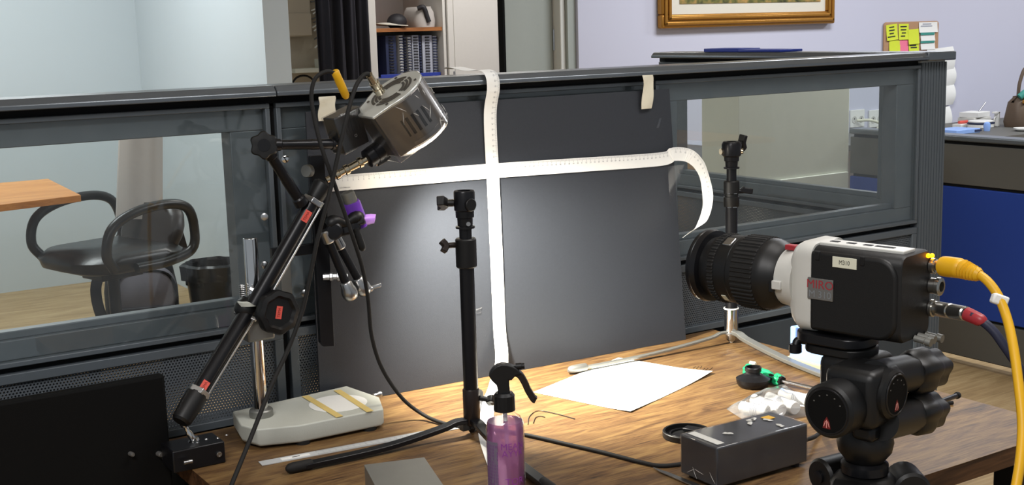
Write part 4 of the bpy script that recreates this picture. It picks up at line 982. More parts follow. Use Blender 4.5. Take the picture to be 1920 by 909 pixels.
obj('blade', G().cyl(s0+sdv*(sL*0.97), s2, 0.0033, n=14), 'chrome', t)
tag(obj('eraser_bit', G().lathe(dk(1406, 680, .0045), (dk(1421, 683)-dk(1406, 680)), [(0, 0.003), (0.001, 0.0042), (0.011, 0.0042), (0.013, 0.003)], 14), 'label_cream'), 'tiny cream plastic piece beside the green screwdriver handle', 'plastic piece')
# plastic bag with white tubes
bgc = dk(1440, 772); bgc.z = ZD
vials = []
for i, (a, b) in enumerate((((1388, 762), (1440, 772)), ((1412, 748), (1468, 770)), ((1440, 744), (1502, 770)), ((1462, 738), (1525, 752)))):
    A = dk(*a, 0.0115); B = dk(*b, 0.0115); d_ = (B-A).normalized(); L_ = min((B-A).length, 0.075)
    t = thing('tube_vial', ('white ribbed plastic tube in the clear bag, at its open flap', 'white plastic tube in the clear bag, second from the flap', 'white plastic tube in the clear bag with its round cap showing', 'white plastic tube in the clear bag, beside the tripod head')[i], 'tube', V((A.x, A.y, ZD)), 'white tubes in a clear bag')
    obj('tube', G().lathe(A, d_, [(0, 0.0065), (0.002, 0.0092), (L_-0.014, 0.0095), (L_-0.013, 0.0085)], 22), 'white_plastic', t, ang=40)
    obj('cap', G().lathe(A+d_*(L_-0.013), d_, [(0, 0.0110), (0.011, 0.0110), (0.0125, 0.0098)], 26, sq=lambda a: 0.01*math.cos(22*a)), 'white_plastic', t, ang=30)
    for k in range(4): obj('ridge', G().torus(A+d_*(L_*0.45+0.0035*k), d_, 0.0095, 0.0006, 22, 6), 'page_grey', t)
bq = [dk(*p) for p in ((1362, 768), (1412, 800), (1530, 778), (1470, 722))]
def bagf(u, v):
    p = bq[0].lerp(bq[1], v).lerp(bq[3].lerp(bq[2], v), u); m_ = math.sin(PI*min(1, max(0, u)))**0.4*math.sin(PI*v)**0.5
    z = 0.0245*m_*(0.93+0.10*math.sin(u*17+v*5)*math.sin(v*13+u*4))+0.0012
    return V((p.x, p.y, ZD+z))
tag(obj('plastic_bag', G().sheet(bagf, lambda u, v: Z_, 0.0003, 30, 24), 'bag_film'), 'crinkled clear plastic bag holding the white tubes', 'bag')
# blue device behind the camera
bd0 = dk(1470, 690); 
t = thing('blue_device', 'light blue plastic desk tool on a tan base behind the tripod', 'device', V((0.735, -0.40, ZD)))
du = (dk(1575, 712)-dk(1468, 682)).normalized(); dv = V((-du.y, du.x, 0))
if dv.dot(FW) < 0: dv = -dv
dc = dk(1514, 697); L_ = 0.145; W_ = 0.045
dc = V((dc.x, dc.y, ZD))+dv*(W_/2+0.020)
obj('base', G().box(dc+Z_*0.006, (L_, W_, 0.012), (du, dv, Z_)), 'tan_base', t, bevel=0.003)
g = G(); loft(g, [sec(dc+Z_*0.012, du, dv, L_-0.006, W_-0.004, 0.006), sec(dc+Z_*0.030, du, dv, L_-0.012, W_-0.010, 0.006), sec(dc+Z_*0.044-du*0.004, du, dv, L_-0.026, W_-0.018, 0.006)]); obj('body', g, 'blue_device', t, ang=50)
g = G().box(dc-du*(L_/2-0.010)+Z_*0.042, (0.014, W_*0.75, 0.056), (du, dv, Z_)); obj('upright', g, 'blue_device', t, bevel=0.003)
obj('side_panel', G().box(dc+du*(L_/2-0.014)-dv*(W_/2-0.004)+Z_*0.026, (0.020, 0.004, 0.024), (du, dv, Z_)), 'blue_dark_device', t, bevel=0.001)
obj('hook', G().bar([dc-du*(L_/2-0.012)+Z_*0.068, dc-du*(L_/2-0.03)+Z_*0.073, dc-du*(L_/2-0.045)+Z_*0.067], 0.02, 0.006), 'blue_device', t, bevel=0.001)
# blade of scissors poking out behind the power supply, loose thin wires
sc0 = dk(1224, 879); sc1 = dk(1330, 925)
sv = (sc1-sc0); sv.z = 0; sL2 = sv.length; sv.normalize(); sp_ = V((-sv.y, sv.x, 0))
t = thing('scissors', 'pair of steel scissors with its blade pointing to the spray bottle', 'scissors', V((sc0.x, sc0.y, ZD)))
obj('blade', G().prism([(0, 0), (0.03, 0.0042), (sL2, 0.0085), (sL2+0.03, 0.006), (sL2+0.03, -0.004), (0.02, -0.0035)], V((sc0.x, sc0.y, ZD+0.0015)), sv, sp_, Z_, 0.0018), 'steel', t, bevel=0.0004, smooth=False)
obj('handle', G().torus(V((sc0.x, sc0.y, ZD+0.006))+sv*(sL2+0.05), Z_, 0.018, 0.0052, 26, 8), 'black_plastic', t)
for lab, P in (('thin brown wire arc lying right of the spray bottle', [(990, 795), (993, 780), (1010, 770), (1045, 776), (1078, 785)]), ('short curled brown wire tip right of the spray bottle', [(1000, 793), (1004, 783), (1014, 780), (1022, 782)])):
    cable('loose_wire', lab, [dk(x, y, 0.0012) for x, y in P], 0.0007, 'dark_brown_metal', cat='wire', group='loose wires', n=6)

# ================================================================== BLACK PANEL AT THE LEFT
yp_ = -0.122; pr_ = onY(309, 703, yp_)
t = thing('display_panel', 'large flat matte black panel standing beyond the desk end that carries the articulated arm', 'panel', (pr_.x-0.22, yp_, 0))
obj('panel', G().bx(pr_.x-0.52, pr_.x, yp_, yp_+0.022, 0.50, pr_.z), 'black_matte', t, bevel=0.004)
obj('support_column', G().bx(pr_.x-0.30, pr_.x-0.24, yp_+0.03, yp_+0.07, 0.02, 0.74), 'black_metal', t, bevel=0.003)
obj('mount_plate', G().bx(pr_.x-0.32, pr_.x-0.22, yp_+0.020, yp_+0.032, 0.58, 0.72), 'black_metal', t, bevel=0.002)
obj('foot_plate', G().bx(pr_.x-0.42, pr_.x-0.12, yp_-0.08, yp_+0.12, 0.0, 0.02), 'black_metal', t, bevel=0.004)
for (x, y, r) in ((244, 850, 0.0035), (297, 850, 0.0042), (308, 858, 0.0038)):
    p = onY(x, y, yp_); obj('screw', G().lathe(p, V((0.2, -1, 0)), [(-0.002, r), (0.008, r), (0.010, r*0.7)], 14), 'plate_grey', t)

# ================================================================== HIGH SPEED CAMERA
A_ = V((-math.sin(0.207), math.cos(0.207), 0)); L_s = V((-A_.y, A_.x, 0))               # lens direction, camera's left
BLn, BW, BH = 0.134, 0.067, 0.0985
BC = V((0.149, -1.030, 1.0863))
t = thing('high_speed_camera', 'black and light grey high speed camera body with plate lettering', 'camera', BC-Z_*BH/2)
def cpt(a, l, u): return BC+A_*a+L_s*l+Z_*u
def csec(a, w, h, r, du=0.0): return [cpt(a, p[0], p[1]+du) for p in rr(w, h, r, 6)]
hf = BLn/2
g = G(); loft(g, [csec(-hf, BW-0.006, BH-0.008, 0.010), csec(-hf+0.003, BW-0.002, BH-0.004, 0.012), csec(hf-0.028, BW-0.002, BH-0.004, 0.012)])
body = obj('body', g, 'cam_black', t, ang=40)
# bulging side cover with a large rear corner
def cover(w_in):
    a0, a1, u0, u1, r = hf-0.028, -hf+0.003, -BH/2+0.004, BH/2-0.006, 0.022
    o = [(a0, u0), (a0, u1)]
    o += [(a1+r-r*math.sin(k*PI/16)-0.0, u1-r+r*math.cos(k*PI/16)) for k in range(9)]
    o += [(a1+r-r*math.cos(k*PI/16), u0+r-r*math.sin(k*PI/16)) for k in range(9)]
    return o
obj('side_cover', G().prism(cover(0), cpt(0, BW/2-0.006, 0), A_, Z_, L_s, 0.0085), 'cam_black', body, bevel=0.004, seg=4, ang=50)
g = G(); loft(g, [csec(hf-0.029, BW+0.004, BH, 0.014), csec(hf-0.012, BW+0.005, BH+0.002, 0.016), csec(hf-0.002, BW-0.004, BH-0.008, 0.018), csec(hf+0.002, BW-0.012, BH-0.016, 0.020)])
obj('front_shell', g, 'light_grey_plastic', t, ang=40)
tp = obj('top_rail', G().box(cpt(-0.012, 0.006, BH/2-0.001), (0.100, 0.026, 0.004), (A_, L_s, Z_)), 'light_grey_plastic', body, bevel=0.001)
for k in range(4): obj('top_slot', G().box(cpt(0.026-0.020*k, 0.006, BH/2+0.0012), (0.010 if k < 3 else 0.022, 0.006, 0.0006), (A_, L_s, Z_)), 'ink', body)
for a in (0.030, -0.024): obj('cover_notch', G().box(cpt(a, BW/2+0.001, BH/2-0.011), (0.0055, 0.005, 0.010), (A_, L_s, Z_)), 'gap_black', body, bevel=0.001)
def onPlane(x, y, P, n): d = ray(x, y); return CAM+d*((P-CAM).dot(n)/d.dot(n))
SP = cpt(0, BW/2+0.0028, 0)
def sidepatch(name, x0, y0, x1, y1, m, pa, th=0.0012):
    p = onPlane(x0, y0, SP, L_s); q = onPlane(x1, y1, SP, L_s); c = (p+q)/2
    w = abs((q-p).dot(A_)); h = abs((q-p).z); return obj(name, G().box(c, (w, th, h), (-A_, L_s, Z_)), m, pa, bevel=0.0006), c, w, h
np_, c, w, h = sidepatch('name_plate', 1515, 519, 1562, 566, 'plate_grey', body, 0.0022)
g = G(); text(g, 'MIRO', c+Z_*h*0.20+L_s*0.0013, -A_, Z_, 0.0135, 1.02); g.v = [v for v in g.v]; obj('plate_text_red', g, 'red_dark', body, smooth=False)
g = G(); text(g, 'M 310', c-Z_*h*0.25+L_s*0.0013, -A_, Z_, 0.0110, 1.0); obj('plate_text_silver', g, 'steel', body, smooth=False)
lb_, c, w, h = sidepatch('paper_label', 1561, 480, 1606, 506, 'label_cream', body, 0.0006)
g = G(); text(g, 'M310', c+L_s*0.0006, -A_, Z_, 0.0068, 0.85); obj('label_text', g, 'ink', body, smooth=False)
BP = cpt(-hf-0.0005, 0, 0)
for (x, y) in ((1739, 479), (1746, 479)): obj('status_light', G().sph(onPlane(x, y, BP, A_)-A_*0.001, 0.0026, 12), 'amber_led', body)
yc_ = onPlane(1747, 498, BP, A_); gc_ = onPlane(1746, 577, BP, A_); jk = onPlane(1746, 535, BP, A_)
obj('video_jack', G().lathe(jk, -A_, [(0, 0.0085), (0.006, 0.0085), (0.007, 0.0098), (0.011, 0.0098), (0.012, 0.0080), (0.012, 0.0055), (0.004, 0.0055)], 26), 'connector', body, ang=30)
obj('yellow_jack', G().lathe(yc_, -A_, [(0, 0.0085), (0.004, 0.0085), (0.005, 0.0070), (0.009, 0.0070)], 24), 'connector', body)
obj('power_jack', G().lathe(gc_, -A_, [(0, 0.0095), (0.003, 0.0095), (0.004, 0.0080), (0.008, 0.0080)], 24), 'connector', body)
for (x, y) in ((1722, 629), (1736, 627), (1715, 634)):
    p = onPlane(x, y, BP, A_); obj('coax_jack', G().lathe(p, -A_-Z_*0.1, [(0, 0.0035), (0.012, 0.0035), (0.013, 0.0046), (0.019, 0.0046), (0.019, 0.003)], 14), 'alu_grey', body)
# lens: a separate thing screwed to the camera
LF = cpt(hf+0.001, 0.0, 0.003)
t = thing('zoom_lens', 'big black zoom lens with ribbed rings on the light grey mount', 'lens', LF-Z_*0.04)
obj('mount_ring', G().lathe(LF-A_*0.004, A_, [(0, 0.037), (0.006, 0.0365), (0.018, 0.033), (0.026, 0.0325)], 44), 'light_grey_plastic', t, ang=35)
obj('release_tab', G().box(LF+A_*0.010+Z_*0.036+L_s*0.010, (0.014, 0.010, 0.006), (A_, L_s, Z_)), 'red_dark', t, bevel=0.001)
obj('latch_block', G().box(LF+A_*0.014+L_s*0.034-Z_*0.004, (0.012, 0.006, 0.010), (A_, L_s, Z_)), 'light_grey_plastic', t, bevel=0.001)
obj('latch_pin', G().box(LF+A_*0.021+L_s*0.034-Z_*0.007, (0.006, 0.005, 0.012), (A_, L_s, Z_)), 'black_plastic', t, bevel=0.0008)
obj('barrel', G().lathe(LF, A_, [(0.020, 0.034), (0.026, 0.0355), (0.034, 0.0400), (0.040, 0.0415), (0.080, 0.0412), (0.082, 0.0400), (0.101, 0.0398), (0.112, 0.0385), (0.114, 0.0355), (0.128, 0.0350), (0.129, 0.0370), (0.131, 0.0370), (0.132, 0.0330), (0.12, 0.0320), (0.119, 0.002)], 56), 'black_plastic', t, ang=30)
def ribs(n): return lambda a: 0.016*(1 if math.sin(n*a) > 0 else -1)
obj('zoom_grip', G().lathe(LF+A_*0.044, A_, [(0, 0.0418), (0.001, 0.0428), (0.029, 0.0426), (0.030, 0.0416)], 240, sq=ribs(48)), 'rubber', t, smooth=False)
obj('focus_grip', G().lathe(LF+A_*0.099, A_, [(0, 0.0402), (0.001, 0.0412), (0.0075, 0.0410), (0.0085, 0.0398)], 240, sq=ribs(60)), 'rubber', t, smooth=False)
obj('distance_window', G().box(LF+A_*0.090+Z_*0.0350+L_s*0.018, (0.012, 0.014, 0.003), (A_, (L_s*0.89-Z_*0.45).normalized(), (L_s*0.45+Z_*0.89).normalized())), 'steel', t, bevel=0.001)
obj('spec_plate', G().box(LF+A_*0.090-Z_*0.030+L_s*0.0262, (0.006, 0.010, 0.0012), (A_, (L_s*0.75+Z_*0.66).normalized(), (L_s*0.66-Z_*0.75).normalized())), 'label_cream', t)
obj('front_flange', G().lathe(LF+A_*0.122, A_, [(0, 0.0365), (0.001, 0.0425), (0.008, 0.0435), (0.010, 0.0425), (0.014, 0.0425), (0.015, 0.0395), (0.010, 0.036), (0.009, 0.031)], 56), 'black_metal', t, ang=30)
obj('front_glass', G().lathe(LF+A_*0.124, A_, [(0, 0.0335), (0.002, 0.030), (0.004, 0.018), (0.0046, 0.002)], 36), 'pane_glass', t)

# ================================================================== TRIPOD WITH GEARED HEAD
TC = BC-A_*0.002
t = thing('tripod', 'black tripod with a geared head under the high speed camera', 'tripod', V((TC.x, TC.y, 0)))
def hpt(a, l, z): return V((TC.x, TC.y, z))+A_*a+L_s*l
zb = BC.z-BH/2
hd = obj('head_block', G().box(hpt(0.0, 0.004, zb-0.066), (0.060, 0.066, 0.090), (A_, L_s, Z_)), 'black_plastic', t, bevel=0.010, seg=3)
pt = hpt(0.030, 0.014, zb-0.006)
obj('quick_plate', G().prism(rr(0.086, 0.062, 0.024), hpt(0.022, 0.008, zb-0.0115), A_, L_s, Z_, 0.011), 'black_metal', t, bevel=0.0015, ang=40)
obj('plate_clamp', G().prism(rr(0.078, 0.056, 0.022), hpt(0.018, 0.006, zb-0.0240), A_, L_s, Z_, 0.0115), 'black_plastic', t, bevel=0.0025, ang=40)
lk = hpt(0.062, 0.030, zb-0.022)
obj('lock_lever', G().tube(catmull([hpt(0.055, 0.020, zb-0.014), hpt(0.062, 0.026, zb-0.014), lk], 4), 0.0045, 10), 'black_plastic', t)
obj('lock_knob', G().lathe(lk-Z_*0.005, Z_, [(0, 0.006), (0.001, 0.0072), (0.009, 0.0072), (0.010, 0.006)], 18), 'black_metal', t)
def housing(c, n, r, ln, lab):
    h_ = obj('gear_housing', G().lathe(c-n*ln, n, [(0, r*0.95), (ln*0.3, r), (ln-0.003, r), (ln, r-0.003)], 40), 'black_plastic', t, ang=35)
    obj('dial_ring', G().torus(c+n*0.0002, n, r*0.80, 0.0011, 40, 6), 'black_metal', h_)
    obj('dial_face', G().lathe(c, n, [(0, r*0.78), (0.0006, r*0.78)], 36), 'black_matte', h_)
    ey = Z_-n*Z_.dot(n); ey.normalize(); ex = ey.cross(n); o_ = c+n*0.0008-ey*r*0.42
    for k in range(5):
        a = math.radians(30+30*k); obj('dial_mark', G().box(c+n*0.0008+(ex*math.cos(a)+ey*math.sin(a))*r*0.6, (0.0016, 0.0012, 0.0002), (ex, ey, n)), 'grey_panel', h_)
    obj('red_badge', G().add([o_-ex*0.0046-ey*0.006, o_+ex*0.0046-ey*0.006, o_+ex*0.0034+ey*0.001, o_+ey*0.0065, o_-ex*0.0034+ey*0.001], [(0, 1, 2, 3, 4)]), 'red_print', h_, smooth=False)
    for sg in (-1, 0, 1):
        obj('badge_stroke', G().box(o_+n*0.0002+ex*sg*0.0022-ey*0.001, (0.0008, 0.0085 if sg == 0 else 0.0060, 0.0002), (ex*1.0+ey*0.0, ey+ex*(-sg*0.35), n)), 'badge_pale', h_, smooth=False)
    return h_
h1c = onD(1551, 771, 1.275); h1 = housing(h1c, L_s, 0.0290, 0.058, '')
h2c = onD(1681, 740, 1.285); h2 = housing(h2c, -A_, 0.0265, 0.05, '')
obj('mid_block', G().box((h1c-L_s*0.055+h2c+A_*0.03)/2+Z_*0.002, (0.060, 0.060, 0.062), (A_, L_s, Z_)), 'black_plastic', t, bevel=0.010, seg=3)
def lobes(a): return 0.09*math.cos(5*a)
for (x0, y0, x1, y1, D0, D1, r) in ((1640, 712, 1755, 688, 1.30, 1.42, 0.0235), (1650, 790, 1750, 767, 1.30, 1.42, 0.0225)):
    a = onD(x0, y0, D0); b = onD(x1, y1, D1); d_ = (b-a).normalized(); ln = (b-a).length
    ga = obj('gear_arm', G().cyl(a, a+d_*ln*0.62, 0.0205, n=30), 'black_plastic', t)
    obj('lobed_knob', G().lathe(a+d_*ln*0.50, d_, [(0, r*0.86), (0.004, r), (ln*0.24, r*1.04), (ln*0.30, r*0.95), (ln*0.32, r*0.86), (ln*0.48, r*0.86), (ln*0.50, r*0.72)], 60, sq=lobes), 'black_plastic', t, ang=40)
hr0 = onD(1738, 762, 1.41); hr1 = onD(1795, 741, 1.50)
obj('pan_rod', G().cyl(hr0, hr1, 0.0030, n=12), 'black_metal', t); obj('rod_tip', G().lathe(hr1-(hr1-hr0).normalized()*0.004, hr1-hr0, [(0, 0.0032), (0.001, 0.0042), (0.006, 0.0042), (0.007, 0.003)], 12), 'rubber', t)
nk = hpt(0.0, 0.0, 0.0)
zk = onD(1622, 830, 1.33); nkc = V((zk.x, zk.y, zk.z))
obj('pan_ball', G().lathe(nkc-Z_*0.020, Z_, [(0, 0.019), (0.004, 0.022), (0.012, 0.028), (0.022, 0.030), (0.034, 0.028), (0.042, 0.023), (0.050, 0.020)], 36), 'black_plastic', t, ang=50)
obj('pan_clamp', G().box(nkc+Z_*0.020-A_*0.012+L_s*0.012, (0.026, 0.034, 0.018), (A_, L_s, Z_)), 'black_metal', t, bevel=0.005)
obj('pan_knob', G().lathe(nkc+Z_*0.024-L_s*0.016, -A_-L_s*0.6, [(0, 0.007), (0.020, 0.008), (0.022, 0.006)], 18), 'black_metal', t)
zs = nkc.z-0.020
obj('head_base', G().lathe(V((nkc.x, nkc.y, zs-0.014)), Z_, [(0, 0.022), (0.003, 0.025), (0.012, 0.025), (0.015, 0.021)], 34), 'black_metal', t, ang=30)
zt_ = zs-0.014
obj('spider', G().lathe(V((nkc.x, nkc.y, zt_-0.040)), Z_, [(0, 0.020), (0.006, 0.034), (0.030, 0.036), (0.038, 0.030), (0.041, 0.024)], 36), 'black_plastic', t, ang=35)
obj('centre_column', G().cyl((nkc.x, nkc.y, 0.25), (nkc.x, nkc.y, zt_-0.03), 0.013, n=22), 'black_metal', t)
for k in range(3):
    a = math.atan2(L_s.y, L_s.x)+0.25+k*2*PI/3; d_ = V((math.cos(a), math.sin(a), 0)); p0 = V((nkc.x, nkc.y, zt_-0.014))+d_*0.046; p1 = V((nkc.x, nkc.y, 0.012))+d_*0.36
    obj('leg_shoulder', G().lathe(p0-Z_.cross(d_)*0.021, Z_.cross(d_), [(0, 0.017), (0.003, 0.020), (0.039, 0.020), (0.042, 0.017)], 26), 'black_plastic', t, ang=35)
    obj('shoulder_bolt', G().lathe(p0+Z_.cross(d_)*0.021, Z_.cross(d_), [(0, 0.007), (0.003, 0.007), (0.0035, 0.004)], 16), 'black_metal', t)
    lg = obj('leg', G().cyl(p0, p1, 0.0145, 0.011, n=20), 'black_metal', t); obj('rubber_foot', G().sph(p1, 0.0118, 12), 'rubber', lg)
    pm = p0.lerp(p1, 0.45); obj('leg_lock', G().cyl(pm, pm+(p1-p0).normalized()*0.04, 0.018, n=20), 'black_plastic', lg)
# camera cables
y0_ = yc_-A_*0.009
yy = [y0_-A_*0.004, onD(1768, 499, 1.285), onD(1800, 503, 1.265), onD(1838, 516, 1.245), onD(1866, 545, 1.232), onD(1886, 590, 1.22), onD(1900, 650, 1.20), onD(1911, 730, 1.18), onD(1917, 800, 1.165), onD(1912, 870, 1.15), onD(1900, 940, 1.14), onD(1890, 1010, 1.13)]
_e = yy[-1]; yy += [V((_e.x-0.01, _e.y-0.02, 0.45)), V((_e.x, _e.y-0.03, 0.12)), V((_e.x+0.06, _e.y-0.06, 0.012)), V((_e.x+0.30, _e.y-0.12, 0.0055))]
o_ = cable('camera_cable', 'thick yellow cable plugged into the back of the camera', yy, 0.0047, 'yellow_plastic', group='camera cables')
P = catmull(yy[:4], 8); 
child_of(o_, 'metal_plug', G().tube([y0_, yy[1]], 0.0074, 18), 'brass_steel')
child_of(o_, 'strain_boot', G().tube(catmull([yy[1], yy[2], yy[2].lerp(yy[3], 0.5), yy[3]], 7), [0.0102, 0.0106, 0.0108, 0.0108, 0.0107, 0.0106, 0.0105, 0.0104, 0.0088, 0.0102, 0.0084, 0.0098, 0.0080, 0.0094, 0.0076, 0.0088, 0.0072, 0.0082, 0.0068, 0.0074, 0.0064, 0.0055], 18), 'yellow_plastic')
fl = onD(1874, 562, 1.228); child_of(o_, 'flag_tag', G().box(fl, (0.016, 0.010, 0.0104), ((RT+UP*-0.35).normalized(), FW, (UP+RT*0.35).normalized())), 'paper_white', bevel=0.002)
g0_ = gc_-A_*0.007
bb_ = [g0_-A_*0.002, onD(1812, 588, 1.275), onD(1838, 600, 1.262), onD(1862, 620, 1.255), onD(1884, 650, 1.25), onD(1912, 690, 1.245), onD(1945, 735, 1.24), onD(1990, 800, 1.24)]
_e = bb_[-1]; bb_ += [V((_e.x+0.05, _e.y-0.03, 0.60)), V((_e.x+0.07, _e.y-0.04, 0.15)), V((_e.x+0.13, _e.y-0.04, 0.012)), V((_e.x+0.35, _e.y, 0.0055))]
o_ = cable('camera_cable', 'navy cable with a red boot on a grey metal plug', bb_, 0.0047, 'navy_cable', group='camera cables')
d_ = (bb_[1]-g0_).normalized(); Lg = (bb_[1]-g0_).length
child_of(o_, 'metal_plug', G().lathe(g0_, d_, [(0, 0.0072), (0.003, 0.0082), (Lg*0.48, 0.0080), (Lg*0.50, 0.0070), (Lg*0.53, 0.0070), (Lg*0.55, 0.0080), (Lg*0.98, 0.0076), (Lg, 0.0060)], 24), 'connector', ang=30)
child_of(o_, 'red_boot', G().tube(catmull([bb_[1], bb_[2], bb_[2].lerp(bb_[3], 0.2)], 4), [0.0072, 0.0072, 0.0070, 0.0068, 0.0066, 0.0062, 0.0058, 0.0056, 0.0054], 18), 'red_dark')

# ================================================================== BEYOND THE PARTITION, LEFT WINDOW
cx0 = V((0.50, 3.40, 0))
t = thing('office_chair', 'black armchair on wheels beyond the partition glass', 'chair', cx0)
fwd = V((-0.78, -0.55, 0)).normalized(); fwd = V((-0.95, -0.30, 0)).normalized(); lft = Z_.cross(fwd)
def cp(f, l, z): return cx0+fwd*f+lft*l+Z_*z
def seatf(w, n): return rr(w[0], w[1], w[2], n)
g = G(); loft(g, [[cp(p[0], p[1], 0.425) for p in rr(0.40, 0.40, 0.12, 6)], [cp(p[0], p[1], 0.445+0.0*p[0]) for p in rr(0.50, 0.48, 0.15, 6)], [cp(p[0], p[1], 0.485) for p in rr(0.52, 0.50, 0.15, 6)], [cp(p[0], p[1], 0.515) for p in rr(0.46, 0.44, 0.14, 6)]])
obj('seat', g, 'leather_black', t, ang=60)
g = G(); loft(g, [[cp(-0.19-0.015*i-p[1]*1.0, p[0], 0.49+0.045*i) for p in rr(w_, 0.07, 0.03, 5)] for i, w_ in enumerate((0.36, 0.40, 0.40, 0.36, 0.26))])
obj('backrest', g, 'leather_brown', t, ang=60)
for sg in (-1, 1):
    pts = [cp(0.16, sg*0.27, 0.46), cp(0.20, sg*0.285, 0.53), cp(0.17, sg*0.29, 0.63), cp(0.06, sg*0.29, 0.685), cp(-0.10, sg*0.29, 0.70), cp(-0.20, sg*0.285, 0.67), cp(-0.235, sg*0.275, 0.58), cp(-0.22, sg*0.27, 0.49), cp(-0.10, sg*0.265, 0.455), cp(0.05, sg*0.26, 0.45)]
    obj('armrest', G().tube(catmull(pts, 6), 0.021, 12), 'leather_black', t)
obj('gas_column', G().cyl(cp(0, 0, 0.09), cp(0, 0, 0.43), 0.025), 'black_metal', t)
obj('seat_mechanism', G().box(cp(0, 0, 0.405), (0.2, 0.16, 0.05), (fwd, lft, Z_)), 'black_metal', t, bevel=0.006)
for k in range(5):
    a = 2*PI*k/5+0.3; d_ = V((math.cos(a), math.sin(a), 0)); lg = obj('base_leg', G().bar([cx0+Z_*0.10+d_*0.02, cx0+Z_*0.085+d_*0.27], 0.04, 0.03), 'black_plastic', t, bevel=0.006)
    obj('castor', G().lathe(cx0+d_*0.27+Z_*0.027-Z_.cross(d_)*0.02, Z_.cross(d_), [(0, 0.02), (0.004, 0.027), (0.036, 0.027), (0.04, 0.02)], 20), 'black_plastic', lg)
# pale cloth cover over the backrest
def clothf(u, v):
    a = onY(226+u*80-7*v*(1-u), 232+v*178, 3.62-0.10*v); return a+V((0.3, -1, 0))*0.030*math.sin(PI*u)+V((0, -1, 0))*0.006*math.sin(u*11)
obj('upper_back', G().sheet(clothf, lambda u, v: V((0, 1, 0)), 0.02, 14, 14), 'mesh_beige', t)['label'] = 'tall pale beige upper back'
def tailf(u, v): return onY(268+u*62+v*22, 395+v*85-6*u, 3.50)+V((0, -1, 0))*0.02*math.sin(u*6+v*2)
obj('draped_jacket', G().sheet(tailf, lambda u, v: V((0, 1, 0)), 0.015, 10, 10), 'leather_brown', t)
# backpack on the floor
bk_ = V((0.77, 3.95, 0))
t = thing('backpack', 'dark backpack with a grey front pocket below the armchair', 'backpack', bk_)
fr_ = V((CAM.x-bk_.x, CAM.y-bk_.y, 0)).normalized(); sdk = Z_.cross(fr_)
if sdk.dot(RT) < 0: sdk = -sdk
def bkp(x, y, z): return bk_+sdk*x+fr_*y+Z_*z
g = G(); loft(g, [[bkp(p[0], p[1], z) for p in rr(w_, d_, min(w_, d_)*0.45, 6)] for z, w_, d_ in ((0.0, 0.30, 0.18), (0.03, 0.34, 0.22), (0.20, 0.34, 0.22), (0.32, 0.30, 0.20), (0.40, 0.20, 0.14), (0.42, 0.10, 0.08))]); obj('bag_body', g, 'bag_dark', t, ang=70)
g = G(); loft(g, [[bkp(p[0]+0.02, 0.112+dy, 0.20+p[1]) for p in rr(0.28*k, 0.24*k, 0.09*k, 6)] for dy, k in ((-0.02, 1.0), (0.015, 0.97), (0.035, 0.85))]); pk = obj('front_pocket', g, 'bag_grey', t, ang=60)
ptz = [(-0.11, 0.10), (-0.125, 0.20), (-0.09, 0.285), (0.02, 0.31), (0.125, 0.285), (0.16, 0.19), (0.145, 0.10)]
obj('zipper', G().tube(catmull([bkp(x, 0.142, z) for x, z in ptz], 5), 0.007, 8), 'black_matte', pk)
obj('pocket_band', G().box(bkp(0.02, 0.15, 0.115), (0.25, 0.01, 0.05), (sdk, fr_, Z_)), 'bag_dark', pk, bevel=0.004)
obj('carry_handle', G().tube(catmull([bkp(-0.06, 0, 0.40), bkp(-0.05, 0, 0.47), bkp(0.03, 0, 0.48), bkp(0.06, 0, 0.41)], 6), 0.012, 10), 'black_matte', t)
obj('shoulder_strap', G().bar(catmull([bkp(-0.12, 0.03, 0.37), bkp(-0.20, 0.06, 0.25), bkp(-0.19, 0.06, 0.10), bkp(-0.14, 0.03, 0.03)], 6), 0.05, 0.012, fr_), 'bag_dark', t)
# waste bin with a crumpled liner
wb = onZ(425, 600, 0.0); wb = V((1.10, 3.86, 0))
t = thing('waste_bin', 'black waste bin with a crumpled liner by the alcove wall', 'bin', wb)
obj('bin_body', G().lathe(wb, Z_, [(0, 0.105), (0.004, 0.11), (0.28, 0.135), (0.29, 0.139), (0.29, 0.131), (0.27, 0.128), (0.012, 0.104), (0.011, 0.002)], 30), 'bin_black', t, ang=40)
obj('liner', G().lathe(wb, Z_, [(0.20, 0.126), (0.27, 0.126), (0.305, 0.137), (0.295, 0.150), (0.265, 0.146), (0.225, 0.145)], 60, caps=False, sq=lambda a: 0.04*math.sin(7*a)+0.03*math.sin(13*a+1)), 'bin_black', t)
# orange wood table
t = thing('side_table', 'orange wood table top reaching over the black armchair', 'table', (0.10, 3.85, 0))
tq = [onZ(*p, 0.755) for p in ((0, 385), (148, 364), (100, 333))]
tx1 = tq[1].x; ty0 = tq[1].y-0.03
tbp = [V((-0.9, ty0-0.30, 0.755)), V((tx1, ty0, 0.755)), V((tx1+0.04, ty0+0.75, 0.755)), V((-0.9, ty0+0.75, 0.755))]
obj('table_top', G().prism([(p.x, p.y) for p in tbp], (0, 0, 0.727), X_, Y_, Z_, 0.028), 'table_wood', t, bevel=0.002, smooth=False)
for x, y in ((tx1-0.5, ty0+0.08), (-0.8, ty0-0.15), (tx1-0.5, ty0+0.66), (-0.8, ty0+0.66)): obj('leg', G().cyl((x, y, 0), (x, y, 0.727), 0.022), 'black_metal', t)

# ================================================================== STORAGE CORNER
YC = 4.55
def sx(x, Y=YC): return onY(x, 60, Y).x
def sz(y, x=760, Y=YC): return onY(x, y, Y).z
